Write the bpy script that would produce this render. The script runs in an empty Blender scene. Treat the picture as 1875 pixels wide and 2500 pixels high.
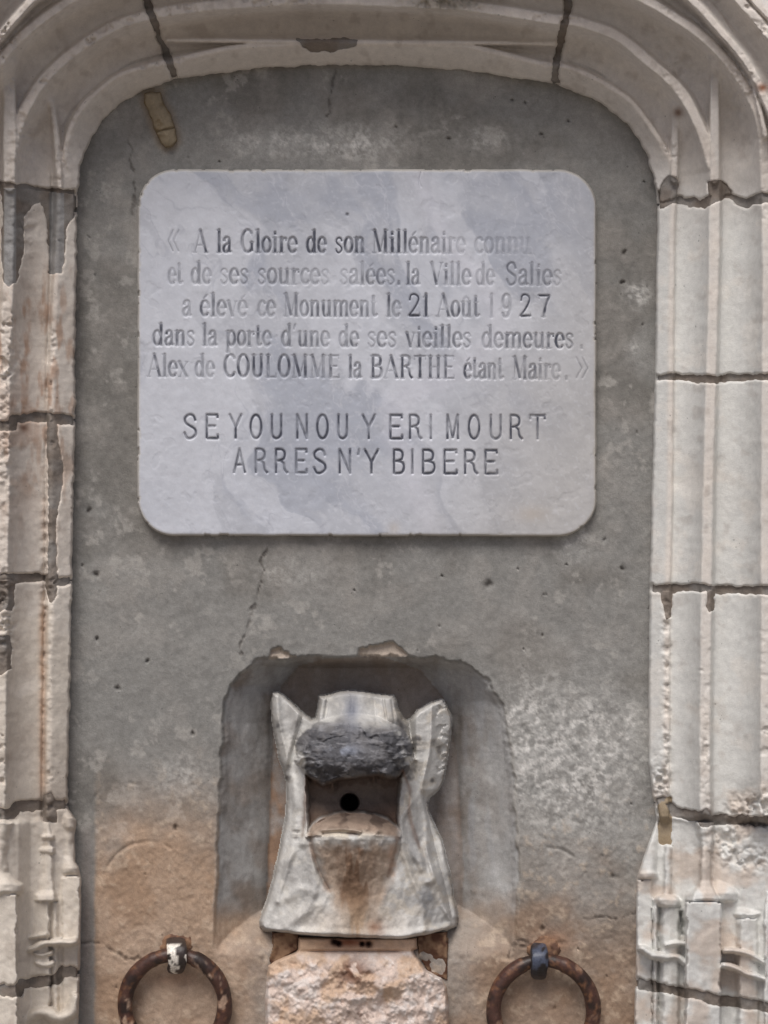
import bpy, math
import numpy as np

# ------------------------------------------------------------------ camera, light, exposure
S = 0.0007            # metres per unit (one unit = one pixel of the 1875x2500 photograph at the wall plane)
CX, CY, D = 937.5, 1250.0, 3400.0
H0 = 1.60             # height of the camera above the ground
scene = bpy.context.scene
cam_d = bpy.data.cameras.new('camera'); cam = bpy.data.objects.new('camera', cam_d)
scene.collection.objects.link(cam)
cam.location = (0, -D*S, H0); cam.rotation_euler = (math.radians(90), 0, 0)
cam_d.sensor_fit = 'VERTICAL'; cam_d.sensor_height = 24; cam_d.lens = 24*D/2500
cam_d.clip_start = 0.05; cam_d.clip_end = 200
scene.camera = cam
scene.render.resolution_x = 768; scene.render.resolution_y = 1024

SUN_EL, SUN_AZ = 58, -16      # azimuth: degrees to the left of straight in front of the wall
world = bpy.data.worlds.new('World'); scene.world = world; world.use_nodes = True
wn = world.node_tree; bgn = wn.nodes['Background']
sky = wn.nodes.new('ShaderNodeTexSky'); sky.sky_type = 'NISHITA'; sky.sun_disc = False
sky.sun_elevation = math.radians(SUN_EL); sky.sun_rotation = math.radians(180+16)
sky.air_density = 0.6; sky.dust_density = 4.0; sky.ozone_density = 0.6
wn.links.new(sky.outputs[0], bgn.inputs[0]); bgn.inputs[1].default_value = 0.078
sd = bpy.data.lights.new('sun', 'SUN'); sun = bpy.data.objects.new('sun', sd); scene.collection.objects.link(sun)
sd.energy = 2.0; sd.angle = math.radians(30); sd.color = (1.0, 0.975, 0.94)
sun.rotation_euler = (math.radians(90-SUN_EL), 0, math.radians(SUN_AZ))
scene.view_settings.view_transform = 'Standard'; scene.view_settings.look = 'None'
scene.view_settings.gamma = 1; scene.view_settings.use_curve_mapping = False
scene.view_settings.exposure = 0.14

# ------------------------------------------------------------------ numeric helpers
def _hash(ix, iy, seed):
    h = (ix.astype(np.int64)*374761393 + iy.astype(np.int64)*668265263 + seed*1442695041) & 0xFFFFFFFF
    h = ((h ^ (h >> 13))*1274126177) & 0xFFFFFFFF
    return ((h ^ (h >> 16)) & 0xFFFF)/65535.0
def vnoise(x, y, seed=0):
    ix = np.floor(x); iy = np.floor(y); fx = x-ix; fy = y-iy
    fx = fx*fx*fx*(fx*(fx*6-15)+10); fy = fy*fy*fy*(fy*(fy*6-15)+10)
    a = _hash(ix, iy, seed); b = _hash(ix+1, iy, seed); c = _hash(ix, iy+1, seed); d = _hash(ix+1, iy+1, seed)
    return (a*(1-fx)+b*fx)*(1-fy)+(c*(1-fx)+d*fx)*fy
def fbm(x, y, sc, octv=4, seed=0, gain=0.5):
    x = np.asarray(x, float); y = np.asarray(y, float)
    r = 0; a = 1.0; t = 0
    for o in range(octv):
        cs, sn = math.cos(o*1.1+.3), math.sin(o*1.1+.3)
        f = 2.0**o/sc
        r = r + a*vnoise((x*cs-y*sn)*f+17.3*o, (x*sn+y*cs)*f-9.1*o, seed+o*31); t += a; a *= gain
    return r/t
def ss(a, b, x):
    t = np.clip((x-a)/(b-a), 0, 1); return t*t*(3-2*t)
def lerp(a, b, t): return a+(b-a)*t
def smax(a, b, k):
    h = np.clip(0.5+0.5*(a-b)/k, 0, 1); return b*(1-h)+a*h+k*h*(1-h)
def smin(a, b, k): return -smax(-a, -b, k)
def gauss(x, y, cx, cy, rx, ry=None):
    ry = ry or rx
    return np.exp(-((x-cx)/rx)**2-((y-cy)/ry)**2)
def smooth_path(pts, n=6):
    p = np.array(pts, float); m = len(p); out = []
    for i in range(m-1):
        p0 = p[max(i-1, 0)]; p1 = p[i]; p2 = p[i+1]; p3 = p[min(i+2, m-1)]
        for k in range(n):
            t = k/n
            out.append(0.5*((2*p1)+(-p0+p2)*t+(2*p0-5*p1+4*p2-p3)*t*t+(-p0+3*p1-3*p2+p3)*t**3))
    out.append(p[-1]); return np.array(out)
def dist_path(x, y, path):
    """unsigned distance, signed side (+ on the left hand when walking, image y down => outside of the arch), position along"""
    best = np.full(x.shape, 1e9); sgn = np.ones(x.shape); par = np.zeros(x.shape)
    m = len(path)-1
    for i in range(m):
        ax, ay = path[i]; bx, by = path[i+1]; dx, dy = bx-ax, by-ay; L2 = dx*dx+dy*dy+1e-9
        t = np.clip(((x-ax)*dx+(y-ay)*dy)/L2, 0, 1)
        ex = x-ax-t*dx; ey = y-ay-t*dy; d = ex*ex+ey*ey
        k = d < best
        best = np.where(k, d, best); sgn = np.where(k, np.sign(dy*ex-dx*ey), sgn); par = np.where(k, (i+t)/m, par)
    return np.sqrt(best), sgn, par
def poly_sd(x, y, poly):
    """signed distance to a closed polygon, positive inside"""
    p = np.array(list(poly)+[poly[0]], float)
    d, _, _ = dist_path(x, y, p)
    ins = np.zeros(x.shape, bool)
    for i in range(len(p)-1):
        x1, y1 = p[i]; x2, y2 = p[i+1]
        c = ((y1 > y) != (y2 > y)) & (x < (x2-x1)*(y-y1)/(y2-y1+1e-12)+x1)
        ins ^= c
    return np.where(ins, d, -d)
def at_y(path, y):
    p = np.array(path, float); o = np.argsort(p[:, 1]); return np.interp(y, p[o, 1], p[o, 0])
def at_x(path, x):
    p = np.array(path, float); o = np.argsort(p[:, 0]); return np.interp(x, p[o, 0], p[o, 1])
def lin(c):
    c = np.array(c, float)/255.0
    return np.where(c <= 0.04045, c/12.92, ((c+0.055)/1.055)**2.4)
KA = 1.22
def C3(c): return lin(c)*KA
def cmix(a, b, t):
    t = np.asarray(t)[..., None]; return a*(1-t)+b*t
def W(x, y, z):
    k = 1-z/D
    return np.stack([(x-CX)*k*S, -z*S*np.ones_like(x), (CY-y)*k*S+H0], -1)

# ------------------------------------------------------------------ object helpers
col = scene.collection
def link(o, parent=None):
    col.objects.link(o)
    if parent is not None: o.parent = parent
    return o
def thing(name, label, cat, x, y, z, group=None):
    o = bpy.data.objects.new(name, None); o.location = tuple(float(v) for v in W(np.float64(x), np.float64(y), np.float64(z)))
    o.empty_display_size = 0.05; o['label'] = label; o['category'] = cat
    if group: o['group'] = group
    return link(o)
def mesh_obj(name, V, F, mat, parent=None, colr=None, normals=None, smooth=True, label=None):
    V = np.asarray(V, float)
    if parent is not None: V = V-np.array(parent.location)
    me = bpy.data.meshes.new(name)
    F = np.asarray(F, np.int32)
    me.vertices.add(len(V)); me.vertices.foreach_set('co', V.astype(np.float32).ravel())
    n = F.shape[1]
    me.loops.add(F.size); me.loops.foreach_set('vertex_index', F.ravel())
    me.polygons.add(len(F)); me.polygons.foreach_set('loop_start', np.arange(0, F.size, n, dtype=np.int32))
    me.polygons.foreach_set('loop_total', np.full(len(F), n, np.int32))
    me.update(calc_edges=True)
    if smooth: me.polygons.foreach_set('use_smooth', np.ones(len(F), bool))
    if colr is not None:
        a = me.color_attributes.new('tint', 'FLOAT_COLOR', 'POINT')
        c = np.ones((len(V), 4), np.float32); c[:, :3] = np.clip(colr, 0.002, 0.9); a.data.foreach_set('color', c.ravel())
    if normals is not None: me.normals_split_custom_set_from_vertices(normals.astype(np.float32))
    me.materials.append(mat)
    o = bpy.data.objects.new(name, me); link(o, parent)
    if label: o['label'] = label
    return o
def patch(name, X, Y, Z, keep, mat, parent, colr, label=None, own_normals=False):
    """a piece of a relief: the cells of the grid where keep (cell mask) is true"""
    ny, nx = X.shape
    idx = np.arange(ny*nx).reshape(ny, nx)
    a = idx[:-1, :-1][keep]; b = idx[:-1, 1:][keep]; c = idx[1:, 1:][keep]; d = idx[1:, :-1][keep]
    if len(a) == 0: return None
    F = np.stack([a, d, c, b], 1)
    P = W(X, Y, Z)
    nn = None
    if own_normals:
        gy = np.gradient(P, axis=0); gx = np.gradient(P, axis=1)
        nn = np.cross(gy, gx); nn /= np.linalg.norm(nn, axis=-1, keepdims=True)+1e-12
        nn = nn.reshape(-1, 3)
    used, inv = np.unique(F, return_inverse=True); F = inv.reshape(F.shape)
    return mesh_obj(name, P.reshape(-1, 3)[used], F, mat, parent, colr.reshape(-1, 3)[used], None if nn is None else nn[used], label=label)
def cellmax(m): return m[:-1, :-1] | m[1:, :-1] | m[:-1, 1:] | m[1:, 1:]
def grid(x0, x1, y0, y1, st):
    return np.meshgrid(np.arange(x0, x1+st, st, dtype=float), np.arange(y0, y1+st, st, dtype=float))

# ------------------------------------------------------------------ materials
def stone_mat(name, fine=700, bump=0.35, dist=0.0006, var=0.25, rough=0.9, pits=0.0, spec=0.25, mid=90, midamt=0.18):
    m = bpy.data.materials.new(name); m.use_nodes = True; nt = m.node_tree; N = nt.nodes; L = nt.links
    b = N['Principled BSDF']; b.inputs['Roughness'].default_value = rough; b.inputs['Specular IOR Level'].default_value = spec
    at = N.new('ShaderNodeAttribute'); at.attribute_name = 'tint'
    tc = N.new('ShaderNodeNewGeometry')
    n1 = N.new('ShaderNodeTexNoise'); n1.inputs['Scale'].default_value = fine; n1.inputs['Detail'].default_value = 4; n1.inputs['Roughness'].default_value = 0.65
    n2 = N.new('ShaderNodeTexNoise'); n2.inputs['Scale'].default_value = mid; n2.inputs['Detail'].default_value = 6; n2.inputs['Roughness'].default_value = 0.6
    for n in (n1, n2): L.new(tc.outputs['Position'], n.inputs['Vector'])
    def rng(src, amt):
        r = N.new('ShaderNodeMapRange'); r.inputs['From Min'].default_value = .25; r.inputs['From Max'].default_value = .75
        r.inputs['To Min'].default_value = 1-amt; r.inputs['To Max'].default_value = 1+amt; L.new(src, r.inputs['Value']); return r.outputs[0]
    mu = N.new('ShaderNodeMath'); mu.operation = 'MULTIPLY'; L.new(rng(n1.outputs[0], var), mu.inputs[0]); L.new(rng(n2.outputs[0], midamt), mu.inputs[1])
    last = mu.outputs[0]
    hsum = N.new('ShaderNodeMath'); hsum.operation = 'MULTIPLY_ADD'; L.new(n2.outputs[0], hsum.inputs[0]); hsum.inputs[1].default_value = 1.6; L.new(n1.outputs[0], hsum.inputs[2])
    h = hsum.outputs[0]
    if pits > 0:
        v = N.new('ShaderNodeTexVoronoi'); v.inputs['Scale'].default_value = 110; L.new(tc.outputs['Position'], v.inputs['Vector'])
        n3 = N.new('ShaderNodeTexNoise'); n3.inputs['Scale'].default_value = 30; L.new(tc.outputs['Position'], n3.inputs['Vector'])
        th = N.new('ShaderNodeMapRange'); th.inputs['From Min'].default_value = .55; th.inputs['From Max'].default_value = .75
        th.inputs['To Min'].default_value = 0.0; th.inputs['To Max'].default_value = .22; L.new(n3.outputs[0], th.inputs['Value'])
        cmp_ = N.new('ShaderNodeMath'); cmp_.operation = 'LESS_THAN'; L.new(v.outputs['Distance'], cmp_.inputs[0]); L.new(th.outputs[0], cmp_.inputs[1])
        s1 = N.new('ShaderNodeMath'); s1.operation = 'MULTIPLY_ADD'; L.new(cmp_.outputs[0], s1.inputs[0]); s1.inputs[1].default_value = -pits; L.new(h, s1.inputs[2]); h = s1.outputs[0]
        s2 = N.new('ShaderNodeMath'); s2.operation = 'MULTIPLY_ADD'; L.new(cmp_.outputs[0], s2.inputs[0]); s2.inputs[1].default_value = -.35; L.new(last, s2.inputs[2]); last = s2.outputs[0]
    mx = N.new('ShaderNodeVectorMath'); mx.operation = 'SCALE'; L.new(at.outputs['Color'], mx.inputs[0]); L.new(last, mx.inputs['Scale'])
    L.new(mx.outputs[0], b.inputs['Base Color'])
    bp = N.new('ShaderNodeBump'); bp.inputs['Strength'].default_value = bump; bp.inputs['Distance'].default_value = dist
    L.new(h, bp.inputs['Height']); L.new(bp.outputs[0], b.inputs['Normal'])
    return m
M_stone = stone_mat('limestone', fine=420, bump=.55, dist=.0008, var=.07, pits=.6, midamt=.10)
M_wall = stone_mat('cement_render', fine=520, bump=.8, dist=.0009, var=.16, pits=1.2, midamt=.16)
M_marble = stone_mat('marble', fine=500, bump=.22, dist=.0004, var=.035, rough=.55, spec=.4, midamt=.05)
M_head = stone_mat('carved_stone', fine=380, bump=.6, dist=.0008, var=.10, midamt=.14)
M_mortar = stone_mat('mortar', fine=480, bump=.7, dist=.0008, var=.14, midamt=.14)
M_iron = stone_mat('rusty_iron', fine=350, bump=.6, dist=.0007, var=.30, rough=.42, spec=.5, mid=120, midamt=.35)

# ------------------------------------------------------------------ the doorway: outlines and ridges
EDGE = [(190, 2750), (190, 2496), (196, 2354), (198, 2148), (192, 2116), (184, 2104), (182, 2040), (187, 2003), (168, 1975), (166, 1895), (170, 1800),
        (172, 1600), (176, 1400), (180, 1240), (183, 1000), (185, 700), (187, 545), (190, 470), (195, 408), (212, 363), (249, 295), (306, 249), (350, 222), (419, 198),
        (448, 190), (567, 176), (680, 164), (800, 160), (940, 159), (1048, 164), (1190, 181), (1332, 203), (1366, 212), (1462, 249),
        (1530, 300), (1575, 368), (1601, 453), (1605, 510), (1600, 900), (1592, 1200), (1587, 1430), (1584, 1700), (1585, 1870), (1594, 1940),
        (1603, 2003), (1559, 2130), (1554, 2150), (1552, 2383), (1550, 2420), (1548, 2500), (1546, 2750)]
V1L = [(118, 2020), (118, 1960), (120, 1700), (124, 1500), (123, 1200), (128, 900), (138, 650), (146, 455)]
V2L = [(-2, 2040), (0, 1960), (5, 1500), (10, 1200), (12, 900), (20, 690), (24, 455)]
V3L = [(-130, 2750), (-128, 1200), (-124, 600), (-112, 420)]
V1R = [(1646, 440), (1641, 600), (1636, 1200), (1630, 1500), (1628, 1900), (1626, 2010)]
V2R = [(1745, 440), (1742, 700), (1729, 1200), (1722, 1700), (1722, 2010)]
V3R = [(1864, 340), (1872, 600), (1869, 1200), (1868, 1950), (1868, 2020)]
A1 = [(152, 400), (170, 317), (195, 268), (227, 232), (283, 187), (340, 166), (397, 153), (419, 149), (567, 116), (680, 107), (800, 103), (935, 104), (1050, 106), (1150, 113),
      (1315, 153), (1377, 161), (1445, 187), (1530, 238), (1575, 289), (1632, 380)]
A2 = [(30, 370), (40, 320), (62, 266), (113, 187), (198, 113), (283, 62), (368, 36), (397, 30), (510, 15), (680, 3), (800, 0), (940, 4), (1100, 12), (1190, 22), (1371, 50),
      (1405, 52), (1502, 85), (1575, 142), (1660, 221), (1711, 317), (1738, 400)]
A3 = [(-104, 370), (-80, 270), (6, 142), (57, 85), (130, 28), (220, -25), (400, -90), (700, -120), (940, -126), (1200, -110), (1420, -70), (1575, 0), (1643, 40), (1717, 91),
      (1785, 164), (1842, 255), (1862, 330)]
A4 = [(-140, 350), (-90, 190), (0, 88), (57, 23), (110, -20), (300, -110), (700, -160), (940, -165), (1300, -150), (1560, -80), (1688, 0), (1757, 74), (1819, 147), (1860, 225), (1900, 330), (1930, 520), (1935, 2750)]
def offset_path(p, o):
    p = np.array(p, float); t = np.gradient(p, axis=0); t /= np.linalg.norm(t, axis=1, keepdims=True)
    return [(a, b) for a, b in p+np.stack([t[:, 1], -t[:, 0]], 1)*o]
A5 = offset_path(A4, 84); A6 = offset_path(A4, 112)
SP = lambda p, n=5: smooth_path(p, n)
# name, path, top z, half width, inner drop, inner length, outer drop, outer length, linear inner slope, roughness
# path, top z, half width, inner drop, inner length, outer drop, outer length, roughness, inner reach, outer reach
RIDGES = [
    (SP(V1L[::1]+A1+V1R), 78, 4.5, None, .72, 42, 9, 1.0, 1e4, 1e4),
    (SP(V2L+A2+V2R), 158, 12, 112, 40, 60, 10, 1.0, 86, 1e4),
    (SP(V3L+A3+V3R), 232, 10, 120, 44, 42, 14, 1.0, 116, 1e4),
    (SP(A4), 262, 8, 60, 14, 30, 18, 1.0, 34, 1e4),
    (SP(A5), 290, 10, 70, 34, 14, 14, 1.0, 62, 1e4),
    (SP(A6), 302, 7, 50, 12, 20, 12, .8, 16, 1e4),
    (SP([(126, 250), (138, 340), (146, 455)]), 92, 5, 60, 12, 60, 12, .6, 20, 20),
    (SP([(22, 158), (23, 300), (24, 455)]), 166, 14, 90, 12, 90, 12, .6, 20, 20),
    (SP([(1646, 440), (1648, 350), (1648, 262)][::-1]), 92, 7, 60, 12, 60, 12, .6, 20, 20),
    (SP([(1745, 440), (1745, 300), (1746, 150)][::-1]), 166, 10, 90, 12, 90, 12, .6, 20, 20),
    (SP([(408, 97), (731, 101), (1360, 106)]), 82, 4, 60, 10, 46, 7, .5, 20, 20),
    (SP([(1868, 330), (1835, 180), (1790, 90), (1750, 30), (1700, -30)][::-1]), 250, 5, 50, 8, 50, 8, .9, 14, 14),
]
EDGEP = np.array(EDGE, float)
def colonette(X, Y, Z, pts, z0, shape='round', skew=0.0, k=3.0):
    """pts: (y, centre x, half width, bulge) from top to bottom, raised on the relief"""
    p = np.array(pts, float)
    m = (Y > p[0, 0]-2) & (Y < p[-1, 0]+2) & (X > (p[:, 1]-p[:, 2]).min()-30) & (X < (p[:, 1]+p[:, 2]).max()+30)
    if not m.any(): return Z
    x = X[m]; y = Y[m]
    xc = np.interp(y, p[:, 0], p[:, 1]); hw = np.interp(y, p[:, 0], p[:, 2]); bl = np.interp(y, p[:, 0], p[:, 3])
    u = (x-xc)/hw
    if shape == 'round': f = np.sqrt(np.clip(1-u*u, 0, 1))
    elif shape == 'prism': f = np.clip((1-np.abs(u))/0.42, 0, 1)*0.85+np.clip(1-np.abs(u), 0, 1)*0.15
    else: f = np.clip((1-np.abs(u))*hw/5.0, 0, 1)
    zz = z0+bl*f+skew*(x-xc)
    zz = np.where(np.abs(u) <= 1, zz, -1e3)
    Z = Z.copy(); Z[m] = np.maximum(Z[m], zz); return Z
def band(X, Y, Z, path, w, top, drop=14, sl=3.0, add=False):
    p = np.array(path, float)
    m = (X > p[:, 0].min()-40) & (X < p[:, 0].max()+40) & (Y > p[:, 1].min()-40) & (Y < p[:, 1].max()+40)
    if not m.any(): return Z
    d, s, t = dist_path(X[m], Y[m], smooth_path(path, 5))
    f = np.sqrt(np.clip(1-(d/w)**2, 0, 1)); Z = Z.copy()
    if add: Z[m] = Z[m]+top*f
    else: Z[m] = np.where(d < w, np.maximum(Z[m], top-drop+drop*f), Z[m])
    return Z
def slot(X, Y, Z, x0, y0, x1, y1, dep, e=3.0):
    m = (X > x0-8) & (X < x1+8) & (Y > y0-8) & (Y < y1+8)
    if not m.any(): return Z
    f = np.clip(np.minimum.reduce([X[m]-x0, x1-X[m], Y[m]-y0, y1-Y[m]])/e, 0, 1); Z = Z.copy(); Z[m] -= dep*f; return Z

def relief(X, Y):
    """height of the carved stone surround before joints and breaks"""
    Z = np.full(X.shape, -1e3)
    rough = np.clip(ss(.48, .72, fbm(X, Y, 160, 3, 5)), 0, 1)
    wob = (fbm(X, Y, 60, 3, 61)-.5)*4
    for (path, zt, hw, ain, lin_, aout, lout, rg, rin, rout) in RIDGES:
        d, s, t = dist_path(X, Y, path)
        d = np.maximum(d-hw+wob, 0)
        if ain is None: fin = zt-(lin_+.5*ss(460, 300, Y))*d
        else: fin = zt-ain*(1-np.exp(-d/lin_))
        fin = fin-2.2*np.maximum(d-rin, 0)
        fout = zt-aout*(1-np.exp(-d/lout))-2.2*np.maximum(d-rout, 0)
        r = np.where(s < 0, fin, fout)
        crisp = ss(1400, 1500, Y)+ss(640, 300, Y)*.7; crisp = np.where(X < 900, 1.0, np.clip(crisp, .08, 1))
        chip = (ss(.50, .75, fbm(X, Y, 16, 3, 77)))*rg*(1.5+9*rough)*np.exp(-d/6)*crisp
        Z = np.maximum(Z, r-chip)
    dmin = np.minimum.reduce([np.maximum(dist_path(X, Y, RIDGES[k][0])[0]-RIDGES[k][2], 0) for k in (0, 1, 2, 3, 4)]+[np.maximum(dist_path(X, Y, RIDGES[k][0])[0]-RIDGES[k][2], 0) for k in (6, 7, 8, 9, 10)])
    d1, s1, _ = dist_path(X, Y, RIDGES[0][0])
    Z = Z-(14+30*np.exp(-((X-880)/480)**4))*(1-np.exp(-dmin/9))*ss(430, 330, Y)*(s1 > 0)
    Z = Z*(1+.12*ss(470, 260, Y))
    # the far side of the outermost ridge: plain wall face
    # ends of ridges are capped by the base: below y 2000 the mouldings turn into carved bases
    base = ss(1992, 2012, Y+(fbm(X, Y, 30, 2, 8)-.5)*14)
    dl, sl_, _ = dist_path(X, Y, EDGEP)
    plain = np.where(X < 900, 34+np.interp(X, [-160, -20, 45, 75, 120, 200], [170, 150, 104, 52, 30, 8]),
                     34+np.interp(X, [1540, 1600, 1660, 1680, 1760, 1800, 1880, 2050], [2, 12, 30, 46, 84, 96, 130, 170]))
    Z = lerp(Z, plain, base)
    X0, Y0 = X, Y
    wx = (fbm(X, Y, 26, 3, 62)-.5); wy = (fbm(X, Y, 26, 3, 63)-.5)
    X = X+wx*9; Y = Y+wy*9
    plain0 = Z.copy()
    # ---- left base
    lb = (X < 320) & (Y > 1940)
    if lb.any():
        Z = colonette(X, Y, Z, [(1998, 113, 9, 22), (2012, 113, 11, 24), (2038, 114, 13, 26), (2040, 114, 22, 34), (2048, 115, 23, 34), (2052, 114, 13, 26), (2066, 114, 15, 26), (2071, 114, 27, 36), (2080, 114, 29, 36),
                                (2086, 115, 18, 30), (2140, 116, 20, 31), (2172, 114, 24, 34), (2186, 110, 33, 44), (2199, 108, 40, 46), (2203, 106, 36, 20)], 46, 'prism')
        Z = colonette(X, Y, Z, [(2203, 97, 25, 32), (2300, 97, 26, 34), (2376, 98, 27, 34), (2470, 96, 28, 36)], 50, 'flat')
        Z = colonette(X, Y, Z, [(2206, 133, 11, 22), (2420, 133, 11, 22), (2480, 133, 11, 22)], 48, 'round')
        Z = colonette(X, Y, Z, [(1985, 166, 16, 22), (1994, 166, 20, 30), (2020, 168, 20, 32), (2030, 166, 17, 24), (2090, 165, 18, 24), (2108, 167, 21, 30), (2120, 169, 25, 36), (2132, 168, 23, 34), (2140, 172, 18, 20)], 30, 'round')
        Z = colonette(X, Y, Z, [(2143, 173, 25, 30), (2360, 172, 25, 30), (2420, 172, 24, 30), (2600, 171, 24, 30)], 32, 'flat')
        Z = colonette(X, Y, Z, [(2010, 0, 38, 60), (2050, -8, 33, 60), (2130, -8, 35, 62), (2148, -8, 50, 74), (2158, -8, 66, 84), (2176, -8, 68, 86), (2184, -8, 60, 76)], 120, 'round')
        Z = colonette(X, Y, Z, [(2188, -22, 66, 74), (2410, -20, 66, 76), (2700, -20, 68, 76)], 118, 'flat')
        Z = colonette(X, Y, Z, [(2184, 56, 6, 30), (2270, 57, 6, 30)], 78, 'round')
        Z = band(X, Y, Z, [(50, 2290), (80, 2288), (108, 2280)], 6, 98)
        Z = band(X, Y, Z, [(44, 2335), (72, 2318), (100, 2305), (140, 2300), (160, 2303), (182, 2300)], 9, 104, 24)
        Z = band(X, Y, Z, [(84, 2328), (104, 2332), (124, 2326)], 6, 92, 20)
        Z = band(X, Y, Z, [(92, 2352), (112, 2356), (126, 2350)], 8, 92, 20)
        Z = band(X, Y, Z, [(50, 2500), (80, 2478), (112, 2470), (140, 2486), (170, 2474), (186, 2440)], 16, 106, 30)
    rb = (X > 1500) & (Y > 1940)
    if rb.any():
        Z = colonette(X, Y, Z, [(2000, 1607, 8, 12), (2060, 1592, 22, 26), (2126, 1582, 27, 34), (2134, 1580, 30, 40), (2145, 1580, 29, 38), (2149, 1582, 24, 22)], 28, 'round')
        Z = colonette(X, Y, Z, [(2152, 1574, 22, 30), (2386, 1573, 22, 30), (2640, 1570, 24, 30)], 26, 'flat')
        Z = colonette(X, Y, Z, [(2068, 1632, 12, 22), (2140, 1630, 11, 24), (2186, 1629, 12, 26), (2190, 1630, 30, 40), (2198, 1630, 39, 48), (2210, 1630, 38, 46), (2216, 1630, 30, 30)], 50, 'prism')
        Z = colonette(X, Y, Z, [(2219, 1637, 28, 34), (2300, 1637, 28, 34), (2640, 1637, 28, 34)], 52, 'prism')
        Z = colonette(X, Y, Z, [(2212, 1600, 6, 22), (2640, 1600, 6, 22)], 48, 'round')
        Z = colonette(X, Y, Z, [(2008, 1726, 28, 40), (2040, 1726, 22, 40), (2066, 1725, 18, 42), (2150, 1724, 18, 44), (2168, 1724, 26, 50), (2182, 1722, 44, 62), (2196, 1722, 50, 66), (2203, 1722, 42, 48)], 92, 'prism')
        Z = colonette(X, Y, Z, [(2150, 1762, 22, 26), (2165, 1770, 36, 44), (2180, 1775, 42, 56), (2196, 1772, 40, 54), (2203, 1768, 30, 36)], 90, 'round')
        Z = colonette(X, Y, Z, [(2205, 1718, 46, 66), (2436, 1718, 45, 68), (2640, 1716, 46, 66)], 92, 'flat')
        Z = slot(X, Y, Z, 1656, 2225, 1668, 2282, 26)
        Z = colonette(X, Y, Z, [(2060, 1830, 42, 14), (2215, 1840, 44, 18), (2232, 1836, 46, 40), (2241, 1836, 40, 30)], 122, 'round')
        Z = colonette(X, Y, Z, [(2244, 1828, 33, 36), (2640, 1830, 34, 36)], 128, 'prism')
        Z = colonette(X, Y, Z, [(2180, 1888, 22, 40), (2240, 1890, 26, 60), (2640, 1890, 28, 60)], 128, 'flat')
        Z = band(X, Y, Z, [(1567, 2318), (1590, 2330), (1625, 2338), (1650, 2336), (1674, 2350)], 11, 98, 32)
        Z = band(X, Y, Z, [(1628, 2308), (1650, 2302), (1674, 2303)], 6, 96)
        Z = band(X, Y, Z, [(1772, 2320), (1810, 2324), (1845, 2338), (1880, 2356), (1940, 2380)], 9, 176, 34)
        Z = band(X, Y, Z, [(1768, 2356), (1800, 2366), (1840, 2382), (1880, 2394), (1940, 2410)], 9, 180, 34)
    Z = np.where((Y0 > 1995), plain0+(Z-plain0)*1.4, Z)+(fbm(X, Y, 40, 3, 64)-.5)*7*(Y0 > 2010)
    return Z

JOINTS = [
    ([(-160, 452), (0, 455), (60, 458), (120, 466), (200, 476)], 7),
    ([(-160, 1042), (28, 1040), (36, 1022), (115, 1016), (130, 1022), (200, 1026)], 10),
    ([(-160, 1414), (30, 1412), (110, 1409), (125, 1425), (200, 1412)], 8),
    ([(-160, 1988), (34, 1986), (40, 1968), (110, 1966), (200, 1964)], 11),
    ([(-160, 2428), (44, 2417), (52, 2402), (140, 2390), (152, 2374), (210, 2372)], 12),
    ([(1596, 500), (1615, 497), (1640, 486), (1680, 494), (1715, 500), (1735, 482), (1752, 468), (1785, 480), (1822, 496), (1860, 484), (2050, 474)], 9),
    ([(1590, 923), (1650, 922), (1740, 926), (1800, 921), (2050, 917)], 7),
    ([(1575, 1436), (1640, 1437), (1700, 1434), (1760, 1440), (2050, 1446)], 8),
    ([(1580, 1962), (1618, 1955), (1645, 1982), (1700, 1992), (1750, 2002), (1850, 2004), (2050, 2008)], 10),
    ([(1540, 2398), (1600, 2408), (1670, 2424), (1760, 2441), (1875, 2458), (2050, 2490)], 11),
    ([(345, -190), (358, 0), (374, 50), (388, 90), (405, 130), (434, 210)], 7),
    ([(1398, -190), (1385, 30), (1372, 80), (1362, 130), (1350, 215)], 7.5),
    ([(-60, -190), (-52, -60), (-70, 60), (-160, 130)], 6),
]
PATCHES = [
    [(6, 455), (40, 455), (196, 470), (192, 520), (180, 530), (168, 545), (158, 560), (154, 640), (148, 664), (122, 664), (119, 560), (112, 505), (98, 492), (82, 496), (66, 515), (56, 535), (54, 600), (47, 640), (38, 688), (22, 694), (10, 686)],
    [(119, 1012), (133, 1012), (137, 1060), (150, 1130), (148, 1200), (140, 1240), (133, 1300), (134, 1400), (140, 1415), (134, 1450), (125, 1466), (117, 1440), (108, 1412), (120, 1395), (120, 1200)],
    [(-40, 1414), (31, 1414), (30, 1492), (10, 1486), (-10, 1498), (-40, 1490)],
    [(-40, 1560), (20, 1554), (27, 1570), (26, 1630), (2, 1645), (-40, 1640)],
    [(106, 1940), (124, 1936), (134, 1960), (136, 2004), (106, 2004)],
    [(1604, 1948), (1636, 1948), (1638, 2000), (1636, 2058), (1612, 2058), (1606, 2000)],
    [(1616, 1440), (1638, 1440), (1636, 1504), (1628, 1510)],
    [(1726, 1436), (1744, 1438), (1738, 1488), (1732, 1492)],
    [(726, 96), (872, 98), (868, 108), (846, 116), (806, 126), (762, 122), (740, 112)],
    [(1604, 478), (1618, 452), (1634, 430), (1652, 440), (1652, 492), (1604, 500)],
    [(1730, 446), (1760, 440), (1790, 476), (1760, 486), (1728, 500)],
    [(1702, 2000), (1716, 1985), (1724, 1978), (1736, 1990), (1740, 2012), (1716, 2018)],
]
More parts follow.
